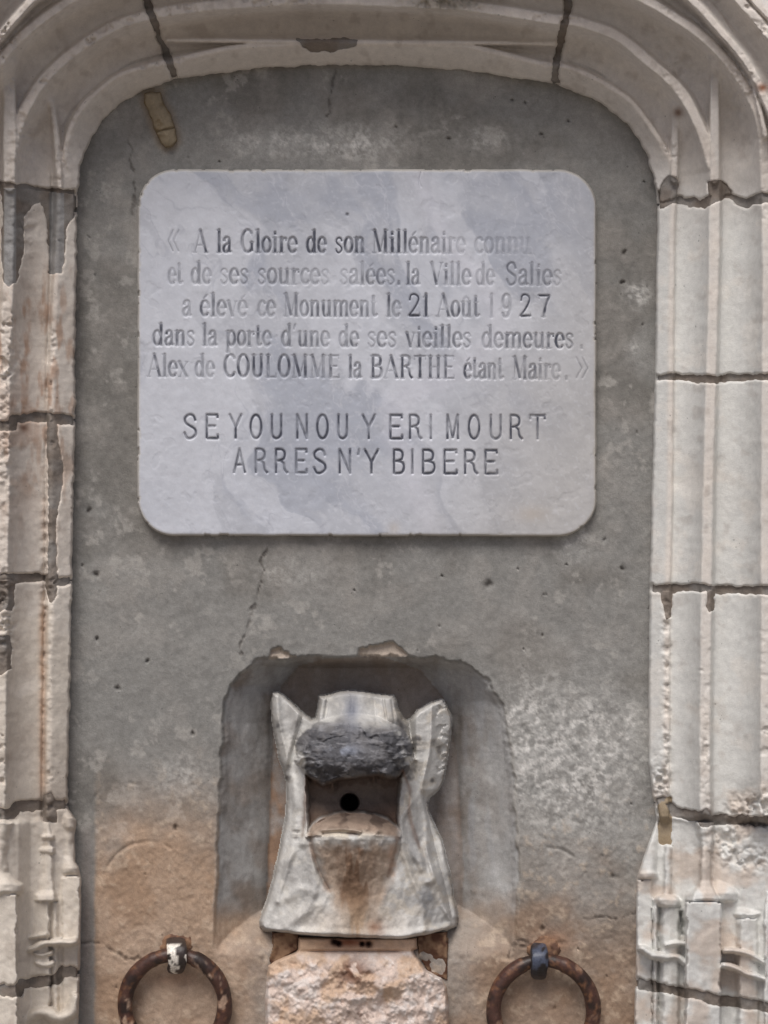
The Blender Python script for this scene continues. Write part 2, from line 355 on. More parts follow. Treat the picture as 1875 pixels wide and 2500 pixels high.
def mortar_field(X, Y):
    """positive inside mortar; id of nearest joint"""
    n = (fbm(X, Y, 26, 3, 201)-.5)*16+(fbm(X, Y, 9, 2, 202)-.5)*7
    best = np.full(X.shape, -1e9); ident = np.zeros(X.shape, int)
    for i, (p, w) in enumerate(JOINTS):
        d, _, _ = dist_path(X, Y, np.array(p, float)); v = w-d
        k = v > best; best = np.where(k, v, best); ident = np.where(k, i, ident)
    for j, p in enumerate(PATCHES):
        q = np.array(p, float)
        m = (X > q[:, 0].min()-30) & (X < q[:, 0].max()+30) & (Y > q[:, 1].min()-30) & (Y < q[:, 1].max()+30)
        if not m.any(): continue
        v = np.full(X.shape, -1e9); v[m] = poly_sd(X[m], Y[m], p)
        k = v > best; best = np.where(k, v, best); ident = np.where(k, 100+j, ident)
    return best+n*np.where(ident >= 100, .6, .75), ident

def stone_color(X, Y):
    n1 = fbm(X, Y, 230, 4, 301); n2 = fbm(X, Y, 60, 4, 302); n3 = fbm(X*2.2, Y*.6, 40, 4, 303)
    right = C3((198, 198, 195)); left = C3((198, 190, 181)); arch = C3((200, 194, 188))
    t = ss(600, 1300, X)
    c = cmix(np.broadcast_to(left, X.shape+(3,)), right, t)
    ar = ss(620, 330, Y+(n1-.5)*160)
    c = cmix(c, arch, ar*.85)
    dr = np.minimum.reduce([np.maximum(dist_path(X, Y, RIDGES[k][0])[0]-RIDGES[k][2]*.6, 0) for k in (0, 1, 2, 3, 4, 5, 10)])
    c = cmix(c, C3((206, 197, 188)), np.exp(-(dr/6)**2)*.6*(.5+n2)*ss(2000, 1950, Y))  # ridge tops paler: worn edges, plus their highlight put into the colour
    # ochre water stains on the left jamb, in the hollows and near joints
    och = C3((150, 108, 76))
    st = ss(.50, .72, n3)*ss(1500, 900, Y)*ss(350, 100, X)*ss(600, 760, Y)
    c = cmix(c, och, st*.6); c = cmix(c, C3((196, 188, 176)), ss(1300, 1600, Y)*ss(900, 700, X)*.6)
    st2 = ss(.5, .7, n2)*ss(300, 0, X)*gauss(X, Y, 40, 1080, 110, 160); c = cmix(c, och, st2*.6)
    st3 = np.exp(-((X-103)/9)**2)*ss(1400, 1500, Y)*ss(1980, 1900, Y); c = cmix(c, C3((176, 142, 116)), st3*.6)
    # paler worn skin and dirtier brown tones
    c = cmix(c, C3((214, 208, 200)), ss(.56, .75, n2)*.35)
    c = cmix(c, C3((128, 112, 100)), ss(.55, .8, n1)*.35*(1-.7*t)+ss(.6, .85, fbm(X, Y, 30, 3, 309))*.22)
    c = cmix(c, C3((170, 148, 130)), t*ss(1850, 2000, Y)*ss(.45, .7, n2)*.45)
    c = cmix(c, C3((96, 92, 70)), gauss(X, Y, 1095, 8, 90, 16)*.7)
    c = cmix(c, C3((128, 72, 34)), gauss(X, Y, 1862, 214, 14, 11)*.9)
    for (sx, sy, r) in ((1655, 275, 12), (1728, 1985, 12), (58, 1045, 12)):
        c = cmix(c, C3((96, 60, 40)), gauss(X, Y, sx, sy, r)*.8)
    return c

def surround():
    root = thing('carved_stone_surround', 'weathered pale limestone doorway surround with ribbed mouldings framing the grey wall panel', 'doorway surround', 60, 2750, 0)
    M_edges = {}
    nb = 0
    for (x0, x1, y0, y1, side) in ((-160, 262, 464, 2660, 'L'), (1540, 2036, 464, 2660, 'R'), (-160, 2036, -160, 464, 'T')):
        X, Y = grid(x0, x1, y0, y1, 3.0)
        Z = relief(X, Y)
        dm, ident = mortar_field(X, Y)
        de, se, _ = dist_path(X, Y, EDGEP)
        chip = (fbm(X, Y, 22, 3, 91)-.5)*9+(fbm(X, Y, 60, 2, 92)-.5)*5
        din = de*se+chip*np.where(Y > 2000, .3, 1)*np.where((X > 1300) & (Y > 480), .35, 1)
        smo = np.where(X > 1300, .45, 1.0)*np.where(Y < 460, .8, 1)
        Zfine = Z+((fbm(X, Y, 50, 4, 21)-.5)*5+(fbm(X, Y, 14, 3, 22)-.5)*1.8)*smo
        # rough broken zones
        rz = np.zeros(X.shape)
        for (gx, gy, rx, ry, a) in ((1100, 8, 95, 18, 22), (1845, 1985, 55, 45, 26), (1770, 2060, 50, 30, 16), (1840, 2100, 60, 30, 14), (15, 870, 28, 90, 14), (15, 1500, 22, 100, 16), (112, 1500, 12, 330, 9), (1627, 1560, 10, 60, 12),
                                    (1612, 1900, 22, 46, 16), (1628, 1770, 9, 130, 8), (10, 1100, 30, 150, 10), (150, 400, 26, 60, 8), (1722, 1850, 12, 90, 8), (60, 330, 30, 90, 8), (1640, 180, 90, 60, 5), (1810, 210, 40, 60, 10), (60, 560, 30, 60, 8)):
            rz += gauss(X, Y, gx, gy, rx, ry)*a
        Zfine -= rz*ss(.35, .7, fbm(X, Y, 15, 3, 401))
        Zfine += rz*.35*(fbm(X, Y, 7, 2, 402)-.5)
        # joints recess
        zf = Zfine-26*ss(-5, 4.5, dm)
        skirt = ss(3.5, -3.5, din)
        zf = lerp(zf, -30, skirt); zf = np.where(din < -3.5, -30, zf)
        outer = np.minimum.reduce([X+160, 2036-X, Y+160]); zf = np.where(outer < 5, 60, zf)
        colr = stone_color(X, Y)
        colr = cmix(colr, C3((206, 196, 186)), ss(-8, -2, dm)*.10)
        colr = cmix(colr, C3((200, 188, 176)), np.clip(rz/22, 0, 1)*ss(.4, .7, fbm(X, Y, 12, 3, 403))*.5)
        # block labels
        if side == 'T':
            lab = np.where(X < at_y(JOINTS[10][0], Y), 0, np.where(X < at_y(JOINTS[11][0], Y), 1, 2))
            lab = np.where((lab == 0) & (Y > at_x(JOINTS[0][0], X)), 3, lab)
        else:
            js = JOINTS[0:5] if side == 'L' else JOINTS[5:10]
            lab = sum(((Y > at_x(j[0], X)).astype(int) for j in js)) + (10 if side == 'L' else 20)
            if side == 'L': lab = np.where((lab >= 12) & (lab <= 13) & (X < 29), lab+5, lab)
        inside = cellmax(din > -3.5)
        celllab = lab[:-1, :-1]
        okb = cellmax(dm < 6)
        M_edges[side] = (X, Y, zf, colr, inside & okb, celllab, Zfine, dm, ident, din)
    M_edges_all = M_edges
    # pieces that straddle the two grids carry the same label and are joined by height: emit piece by piece
    remap = {}
    for side in ('T', 'L', 'R'):
        X, Y, zf, colr, ok, cl, Zf, dm, ident, din = M_edges[side]
        for l in np.unique(cl[ok]):
            key = l
            if side == 'T' and l == 3: key = 11
            if side == 'L' and l == 10: key = 0
            if side == 'R' and l == 20: key = 2
            remap.setdefault(key, []).append((side, l))
    for key, parts in remap.items():
        Vs, Fs, Cs, off = [], [], [], 0
        for side, l in parts:
            X, Y, zf, colr, ok, cl, *_ = M_edges[side]
            keep = ok & (cl == l)
            ny, nx = X.shape; idx = np.arange(ny*nx).reshape(ny, nx)
            a = idx[:-1, :-1][keep]; b = idx[:-1, 1:][keep]; c = idx[1:, 1:][keep]; d = idx[1:, :-1][keep]
            F = np.stack([a, d, c, b], 1)
            used, inv = np.unique(F, return_inverse=True)
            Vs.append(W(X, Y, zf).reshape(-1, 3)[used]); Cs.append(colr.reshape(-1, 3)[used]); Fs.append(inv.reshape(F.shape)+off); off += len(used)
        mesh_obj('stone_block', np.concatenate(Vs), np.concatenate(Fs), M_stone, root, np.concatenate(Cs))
    # mortar
    mp = {}
    for side in ('T', 'L', 'R'):
        X, Y, zf, colr, ok, cl, Zf, dm, ident, din = M_edges[side]
        patchy = ident >= 100
        n = fbm(X, Y, 24, 3, 501)
        zm = np.where(patchy, Zf-4, Zf-9)-(n-.5)*6
        skirt = ss(3.5, -3.5, din-5); zm = lerp(zm, -30, skirt); zm = np.where(din-5 < -3.5, -30, zm)
        g = C3((132, 128, 124)); b = C3((122, 113, 105)); dk = C3((94, 89, 84))
        cc = cmix(np.broadcast_to(g, X.shape+(3,)), b, ss(.35, .65, fbm(X, Y, 60, 3, 502)))
        cc = cmix(cc, dk, ss(.5, .8, fbm(X, Y, 22, 3, 503))*.6*np.where(patchy, .3, 1))
        roll = ((X > 8) & (X < 40)) | ((X > 120) & (X < 156)); cc = cmix(cc, C3((150, 150, 150)), (patchy & roll & (Y < 700)).astype(float)*.7)
        cc = cmix(cc, C3((150, 132, 104)), ((ident == 105)).astype(float)*.7)
        keep = cellmax((dm > -7) & (din > -2))
        for i in np.unique(ident[:-1, :-1][keep]):
            mp.setdefault(i, []).append((X, Y, zm, cc, keep & (ident[:-1, :-1] == i)))
    for i, lst in mp.items():
        Vs, Fs, Cs, off = [], [], [], 0
        for X, Y, zm, cc, keep in lst:
            ny, nx = X.shape; idx = np.arange(ny*nx).reshape(ny, nx)
            F = np.stack([idx[:-1, :-1][keep], idx[1:, :-1][keep], idx[1:, 1:][keep], idx[:-1, 1:][keep]], 1)
            used, inv = np.unique(F, return_inverse=True)
            Vs.append(W(X, Y, zm).reshape(-1, 3)[used]); Cs.append(cc.reshape(-1, 3)[used]); Fs.append(inv.reshape(F.shape)+off); off += len(used)
        mesh_obj('mortar_joint' if i < 100 else 'mortar_patch', np.concatenate(Vs), np.concatenate(Fs), M_mortar, root, np.concatenate(Cs))
surround()

# ------------------------------------------------------------------ rendered wall panel with its niche
NICHE = [(520, 2345), (524, 2252), (530, 2100), (536, 1934), (541, 1765), (548, 1710), (563, 1674), (582, 1645), (606, 1625), (635, 1612), (664, 1606), (886, 1599), (1093, 1604), (1130, 1614), (1160, 1635), (1185, 1657),
         (1204, 1683), (1224, 1712), (1238, 1751), (1250, 1840), (1257, 1934), (1267, 2127), (1262, 2223), (1258, 2345)]
CRACKS = [[(648, 1335), (640, 1380), (632, 1420), (622, 1470), (612, 1520), (600, 1560), (590, 1600)],
          [(325, 330), (323, 390), (330, 450), (336, 520)],
          [(815, 170), (808, 230), (800, 280)],
          [(1430, 2245), (1480, 2240), (1520, 2238), (1552, 2236)],
          [(196, 2306), (240, 2306), (275, 2320), (320, 2340), (350, 2350)],
          [(1100, 2250), (1070, 2262)], [(1372, 2300), (1322, 2312), (1262, 2310)],
          [(1246, 2230), (1256, 2262)], [(1246, 2340), (1268, 2296), (1290, 2305)]]
def wall_panel():
    root = thing('rendered_wall_panel', 'grey cement rendered wall panel inside the stone doorway, stained ochre below', 'wall', 900, 2700, 0)
    X, Y = grid(120, 1680, 90, 2660, 3.5)
    n = fbm(X, Y, 300, 4, 601); n2 = fbm(X, Y, 70, 4, 602); n3 = fbm(X, Y, 14, 3, 603)
    Z = (n-.5)*10+(n2-.5)*5+(n3-.5)*1.2
    # crusty efflorescence and rough lower zone
    ysl = ss(1780, 2080, Y+(n-.5)*260)
    low = ysl*ss(225, 240, X+(n3-.5)*6)
    crust = (gauss(X, Y, 1390, 1860, 170, 170)*1.2+gauss(X, Y, 1285, 1790, 40, 110)*.9+gauss(X, Y, 760, 350, 220, 36)*.4+gauss(X, Y, 1500, 1790, 70, 60)*.7+gauss(X, Y, 440, 1900, 60, 50)*.5+gauss(X, Y, 1560, 720, 30, 30)*.9+gauss(X, Y, 1555, 850, 25, 25)*.5
             + gauss(X, Y, 650, 350, 80, 30)*.5+gauss(X, Y, 860, 350, 90, 40)*.6+gauss(X, Y, 1400, 1320, 40, 40)*.8+gauss(X, Y, 1180, 340, 60, 30)*.45+gauss(X, Y, 700, 1400, 90, 50)*.3+gauss(X, Y, 1270, 1760, 26, 30)*.9)
    cr = fbm(X, Y, 26, 4, 604, .65); cr2 = fbm(X, Y, 9, 2, 605)
    Z += (low*.55+np.clip(crust, 0, 1)*.7)*((cr-.5)*7+(cr2-.5)*4)
    # pale scalloped outlines of an old carving
    for (cx, cy, r, a0) in ((1340, 2165, 95, 0), (360, 2160, 105, 0), (300, 1990, 80, 0)):
        d = np.abs(np.hypot(X-cx, Y-cy)-r); Z -= 4*np.exp(-(d/4)**2)*ss(cy-10, cy-50, Y)*ss(.35, .55, fbm(X, Y, 40, 2, 606))
    Z += 4*ss(230, 240, X)*ss(1990, 2060, Y)
    crk = np.zeros(X.shape)
    XW = X+(fbm(X, Y, 60, 4, 660, .6)-.5)*44; YW = Y+(fbm(X, Y, 60, 4, 661, .6)-.5)*30
    for c in CRACKS:
        d, _, _ = dist_path(XW, YW, smooth_path(c, 4)); d = np.abs(d+(fbm(X, Y, 14, 3, 607)-.5)*9)
        crk = np.maximum(crk, np.exp(-(d/2.4)**2)*ss(.12, .35, fbm(X, Y, 30, 2, 608)))
    Z -= 4*crk
    # holes and pits
    rng = np.random.RandomState(5)
    pit = np.zeros(X.shape)
    holes = [(1192, 1427, 9), (218, 1245, 6), (236, 1402, 6), (287, 1680, 5), (1519, 1388, 6), (1496, 2139, 6), (965, 310, 4), (1322, 326, 4), (1095, 340, 4), (1386, 297, 4), (1325, 2268, 6), (1354, 2462, 4), (236, 1560, 4), (1524, 618, 5), (1520, 690, 4), (470, 1790, 4), (430, 2020, 5), (360, 1614, 4), (1250, 245, 3)]
    holes += [(rng.uniform(200, 1590), rng.uniform(200, 2490), rng.uniform(1.2, 2.6)) for _ in range(70)]
    for (hx, hy, r) in holes:
        m = (np.abs(X-hx) < 24) & (np.abs(Y-hy) < 24)
        pit[m] = np.maximum(pit[m], gauss(X[m]+(fbm(X[m], Y[m], 9, 2, 656)-.5)*9, Y[m]+(fbm(X[m], Y[m], 9, 2, 657)-.5)*9, hx, hy, r))
    Z -= 9*pit
    # colour
    g = np.broadcast_to(C3((130, 129, 126)), X.shape+(3,))
    c = cmix(g, C3((109, 106, 101)), ss(.42, .7, fbm(X, Y, 190, 4, 611))*.65)
    c = c*(1+(fbm(X, Y, 34, 4, 651, .65)-.5)*.30+(vnoise(X/4.2, Y/4.2, 652)-.5)*.12)[..., None]
    c = cmix(c, C3((164, 161, 156)), ss(.60, .72, fbm(X, Y, 44, 4, 653, .7))*ss(.4, .6, fbm(X, Y, 240, 2, 654))*.55)
    c = cmix(c, C3((150, 146, 141)), ss(.5, .75, n2)*.35*ss(1700, 1300, Y)+ss(.5, .75, fbm(X, Y, 120, 3, 612))*.25)
    c = cmix(c, C3((158, 157, 154)), np.clip(crust, 0, 1)*(.35+.6*ss(.38, .62, cr)))
    c = cmix(c, C3((200, 198, 194)), np.clip(crust, 0, 1)*ss(.42, .72, fbm(X, Y, 15, 5, 631, .75))*.85)
    ora = C3((186, 153, 124)); brn = C3((140, 112, 88))
    fo = low*(gauss(X, Y, 370, 2330, 200, 330)*1.15+ss(1200, 300, X)*.3*ss(2050, 2250, Y)+gauss(X, Y, 1300, 2460, 260, 260)*.45)
    c = cmix(c, ora, np.clip(fo*(.2+1.25*fbm(X, Y, 90, 5, 655, .62)), 0, .56))
    c = cmix(c, brn, low*ss(.46, .7, fbm(X, Y, 110, 4, 613))*.4*ss(2000, 2200, Y))
    c = cmix(c, brn, ss(2150, 2400, Y)*ss(1100, 1250, X)*.45)
    c = cmix(c, C3((196, 178, 158)), low*ss(.58, .75, cr)*.35)
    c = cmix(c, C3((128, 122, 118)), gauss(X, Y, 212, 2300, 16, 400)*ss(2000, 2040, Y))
    c = cmix(c, C3((140, 96, 66)), (gauss(X, Y, 1345, 2300, 45, 30)+gauss(X, Y, 425, 2390, 70, 20)*.5)*.6)
    c = cmix(c, C3((60, 52, 46)), crk*.5); c = cmix(c, C3((52, 44, 38)), pit*.6)
    c = cmix(c, C3((134, 112, 84)), np.exp(-(np.maximum(poly_sd(X, Y, STUB)*-1, 0)/11)**2)*.4)
    # niche
    sdn = poly_sd(X, Y, NICHE); rag = ((fbm(X, Y, 34, 4, 620, .6)-.5)*20*ss(1000, 560, Y*0+np.abs(X-900)*2.2)+(fbm(X, Y, 30, 4, 624, .6)-.5)*12)*ss(2280, 2200, Y)
    rag = rag-14*gauss(X, Y, 905, 1600, 48, 16)*0-10*gauss(X, Y, 690, 1603, 16, 14)
    sdn2 = sdn+rag
    dx_l = X-at_y([(522, 2300), (530, 2100), (541, 1765), (563, 1674), (606, 1625), (700, 1600)], Y)
    dx_r = at_y([(1256, 2300), (1267, 2127), (1250, 1840), (1224, 1712), (1160, 1635), (1060, 1600)], Y)-X
    bl = np.clip(dx_l/128, 0, 1); br = np.clip(dx_r/138, 0, 1)
    bt = np.clip((Y-1604)/26, 0, 1); bb = np.clip((2335+8*(n2-.5)-Y)/122, 0, 1)
    dep = np.minimum(np.minimum(bl, br**.85), np.minimum(bt**.7, bb**1.45))
    lip = ss(-3, 5, sdn2)
    Zn = Z*ss(2240, 2310, Y)-14*ss(2330, 2230, Y)-130*dep*ss(0, 18, sdn2)+(n2-.5)*12+(fbm(X*2, Y*.5, 60, 3, 621)-.5)*10
    Z = np.where(sdn2 > -3, lerp(Z, Zn, lip), Z)
    # broken plaster showing pale stone at the top edge
    for br_ in ([(874, 1602), (878, 1584), (905, 1578), (940, 1570), (960, 1564), (975, 1578), (995, 1600), (960, 1606)], [(656, 1610), (664, 1588), (680, 1580), (694, 1592), (720, 1603), (690, 1608)]):
        s = poly_sd(X, Y, br_)+(fbm(X, Y, 11, 3, 659)-.5)*11; k = ss(-3, 3, s); Z = Z-11*k*lip.clip(0, 1)*0-9*k
        c = cmix(c, C3((176, 162, 148)), k*.8); Z = Z-5*k*ss(1604, 1590, Y)
    cn = np.broadcast_to(C3((152, 151, 150)), X.shape+(3,))
    vs = .5*fbm(X*1.7, Y*.6, 60, 4, 622)+.5*fbm(X, Y, 44, 4, 625, .6)
    cn = cmix(cn, C3((112, 104, 97)), ss(.4, .75, vs)*.6); cn = cmix(cn, C3((120, 108, 98)), ss(.5, .75, fbm(X, Y, 70, 4, 658))*.5)
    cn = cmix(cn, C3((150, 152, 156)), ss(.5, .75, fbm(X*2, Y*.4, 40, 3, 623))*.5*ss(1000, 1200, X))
    cn = cmix(cn, C3((172, 172, 171)), ss(1140, 1200, X)*.5)  # right side painted lighter, as lit from the left
    cn = cmix(cn, C3((84, 74, 66)), np.exp(-((X-1124)/7)**2)*.35*ss(1700, 1760, Y)+np.exp(-((X-655)/6)**2)*.35*ss(1700, 1760, Y))  # dark lines down the back corners: corner shade painted in
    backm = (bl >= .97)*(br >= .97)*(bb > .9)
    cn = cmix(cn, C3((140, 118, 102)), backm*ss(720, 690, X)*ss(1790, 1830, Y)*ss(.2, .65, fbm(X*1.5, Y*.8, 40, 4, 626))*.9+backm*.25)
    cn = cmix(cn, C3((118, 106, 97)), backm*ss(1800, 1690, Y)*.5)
    cn = cmix(cn, C3((150, 130, 112)), ss(2170, 2250, Y+(n2-.5)*80)*.7)
    cn = cmix(cn, c, ss(2215, 2265, Y+(n2-.5)*40)*.85)
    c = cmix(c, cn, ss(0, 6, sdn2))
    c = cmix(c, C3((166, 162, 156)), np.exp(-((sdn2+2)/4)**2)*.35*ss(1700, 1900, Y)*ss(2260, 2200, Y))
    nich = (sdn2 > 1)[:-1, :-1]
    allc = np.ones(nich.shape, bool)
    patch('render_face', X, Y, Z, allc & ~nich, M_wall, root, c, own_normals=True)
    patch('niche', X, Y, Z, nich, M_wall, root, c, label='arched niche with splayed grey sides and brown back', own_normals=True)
STUB = [(352, 228), (372, 222), (392, 224), (400, 250), (418, 280), (430, 318), (434, 345), (424, 358), (404, 364), (392, 352), (378, 322), (364, 280), (350, 250)]
wall_panel()

def sgrid_obj(name, X, Y, Z, sd, mat, parent, c, cut=3.5, floor=-20, **kw):
    Z = np.where(sd < -cut*.6, floor, Z)
    return patch(name, X, Y, Z, cellmax(sd > -cut), mat, parent, c, **kw)

# ------------------------------------------------------------------ pale stub of old tenon
def stub():
    root = thing('mortar_stub', 'small ochre ringed stub of old mortar stuck under the left arch corner', 'mortar stub', 395, 364, 0)
    X, Y = grid(335, 450, 205, 380, 2.0)
    sd = poly_sd(X, Y, STUB)+(fbm(X, Y, 14, 2, 701)-.5)*4
    Z = 4+20*np.sqrt(np.clip(sd/20, 0, 1))+(fbm(X, Y, 18, 3, 702)-.5)*8
    crease = np.exp(-(((Y-318)-(X-400)*-.25)/3)**2); Z -= 8*crease
    c = cmix(np.broadcast_to(C3((140, 128, 108)), X.shape+(3,)), C3((112, 94, 66)), np.clip(ss(7, 0, sd)*.5+ss(.55, .75, fbm(X, Y, 20, 3, 703))*.5+crease*.4, 0, 1))
    Z = lerp(-12, Z, ss(-2, 3, sd))
    up = (Y < 318-(X-400)*.25)[:-1, :-1]
    k = cellmax(sd > -3)
    patch('stub_upper', X, Y, Z, k & up, M_mortar, root, c, own_normals=True); patch('stub_lower', X, Y, Z, k & ~up, M_mortar, root, c, own_normals=True)
stub()

# ------------------------------------------------------------------ lettering
def arc(cx, cy, rx, ry, a0, a1, n=12):
    a = np.radians(np.linspace(a0, a1, n)); return [(cx+rx*math.cos(t), cy+ry*math.sin(t)) for t in a]
XH = .66
def cv(*p): return [tuple(q) for q in smooth_path(p, 4)]
# each glyph: advance width, strokes [(points, width or None)], serifs [(x, y, half length)]
TK, TN = .125, .045
def G(w, st, sf=()): return (w, st, sf)
LOW = {
 'a': G(.34, [(cv((.07, .52), (.11, .63), (.2, .65), (.25, .52), (.25, .1), (.30, .02)), None), (cv((.25, .38), (.12, .33), (.05, .2), (.07, .04), (.16, 0), (.25, .12)), None)]),
 'c': G(.32, [(arc(.18, XH/2, .13, XH/2, 45, 315, 14), None)]),
 'd': G(.40, [(arc(.16, XH/2, .12, XH/2, 20, 340, 16), None), ([(.29, 1), (.29, 0)], TK)], [(.25, 1, .05), (.33, 0, .05)]),
 'e': G(.34, [([(.05, .37), (.29, .37)], TN), (arc(.17, XH/2, .13, XH/2, 8, 312, 15), None)]),
 'i': G(.22, [([(.11, XH), (.11, 0)], TK), ([(.11, .90), (.11, .82)], .11)], [(.07, XH, .05), (.11, 0, .09)]),
 'l': G(.22, [([(.11, 1), (.11, 0)], TK)], [(.07, 1, .05), (.11, 0, .09)]),
 'm': G(.62, [([(.1, XH), (.1, 0)], TK), (cv((.1, .5), (.19, .64), (.28, .62), (.31, .48), (.31, 0)), None), (cv((.31, .5), (.40, .64), (.49, .62), (.52, .48), (.52, 0)), None)], [(.06, XH, .05), (.1, 0, .07), (.31, 0, .07), (.52, 0, .07)]),
 'n': G(.42, [([(.1, XH), (.1, 0)], TK), (cv((.1, .5), (.19, .64), (.28, .62), (.31, .48), (.31, 0)), None)], [(.06, XH, .05), (.1, 0, .07), (.31, 0, .07)]),
 'o': G(.35, [(arc(.175, XH/2, .125, XH/2, 0, 360, 20), None)]),
 'p': G(.40, [([(.1, XH), (.1, -.3)], TK), (arc(.22, XH/2, .12, XH/2, -160, 160, 16), None)], [(.06, XH, .05), (.1, -.3, .08)]),
 'r': G(.30, [([(.1, XH), (.1, 0)], TK), (cv((.1, .48), (.17, .62), (.25, .62)), None), ([(.25, .60), (.25, .53)], .09)], [(.06, XH, .05), (.1, 0, .09)]),
 's': G(.31, [(cv((.25, .52), (.21, .64), (.12, .65), (.06, .54), (.09, .42), (.2, .29), (.25, .16), (.2, .03), (.11, 0), (.05, .13)), .075)]),
 't': G(.26, [([(.11, .88), (.11, .10)], TK), (cv((.11, .12), (.14, .02), (.22, .06)), None), ([(.02, XH), (.21, XH)], TN)]),
 'u': G(.42, [(cv((.1, XH), (.1, .16), (.14, .02), (.22, .01), (.31, .15)), None), ([(.31, XH), (.31, 0)], TK)], [(.06, XH, .05), (.27, XH, .05), (.35, 0, .05)]),
 'v': G(.36, [([(.06, XH), (.18, 0)], TK), ([(.18, 0), (.30, XH)], TN)], [(.06, XH, .06), (.30, XH, .05)]),
 'x': G(.36, [([(.06, XH), (.30, 0)], TK), ([(.06, 0), (.30, XH)], TN)], [(.06, XH, .06), (.30, XH, .05), (.06, 0, .05), (.30, 0, .06)]),
}
LOW['é'] = G(LOW['e'][0], LOW['e'][1]+[([(.13, .78), (.24, .93)], .06)])
LOW['û'] = G(LOW['u'][0], LOW['u'][1]+[([(.11, .78), (.2, .90)], .05), ([(.2, .90), (.29, .78)], .05)], LOW['u'][2])
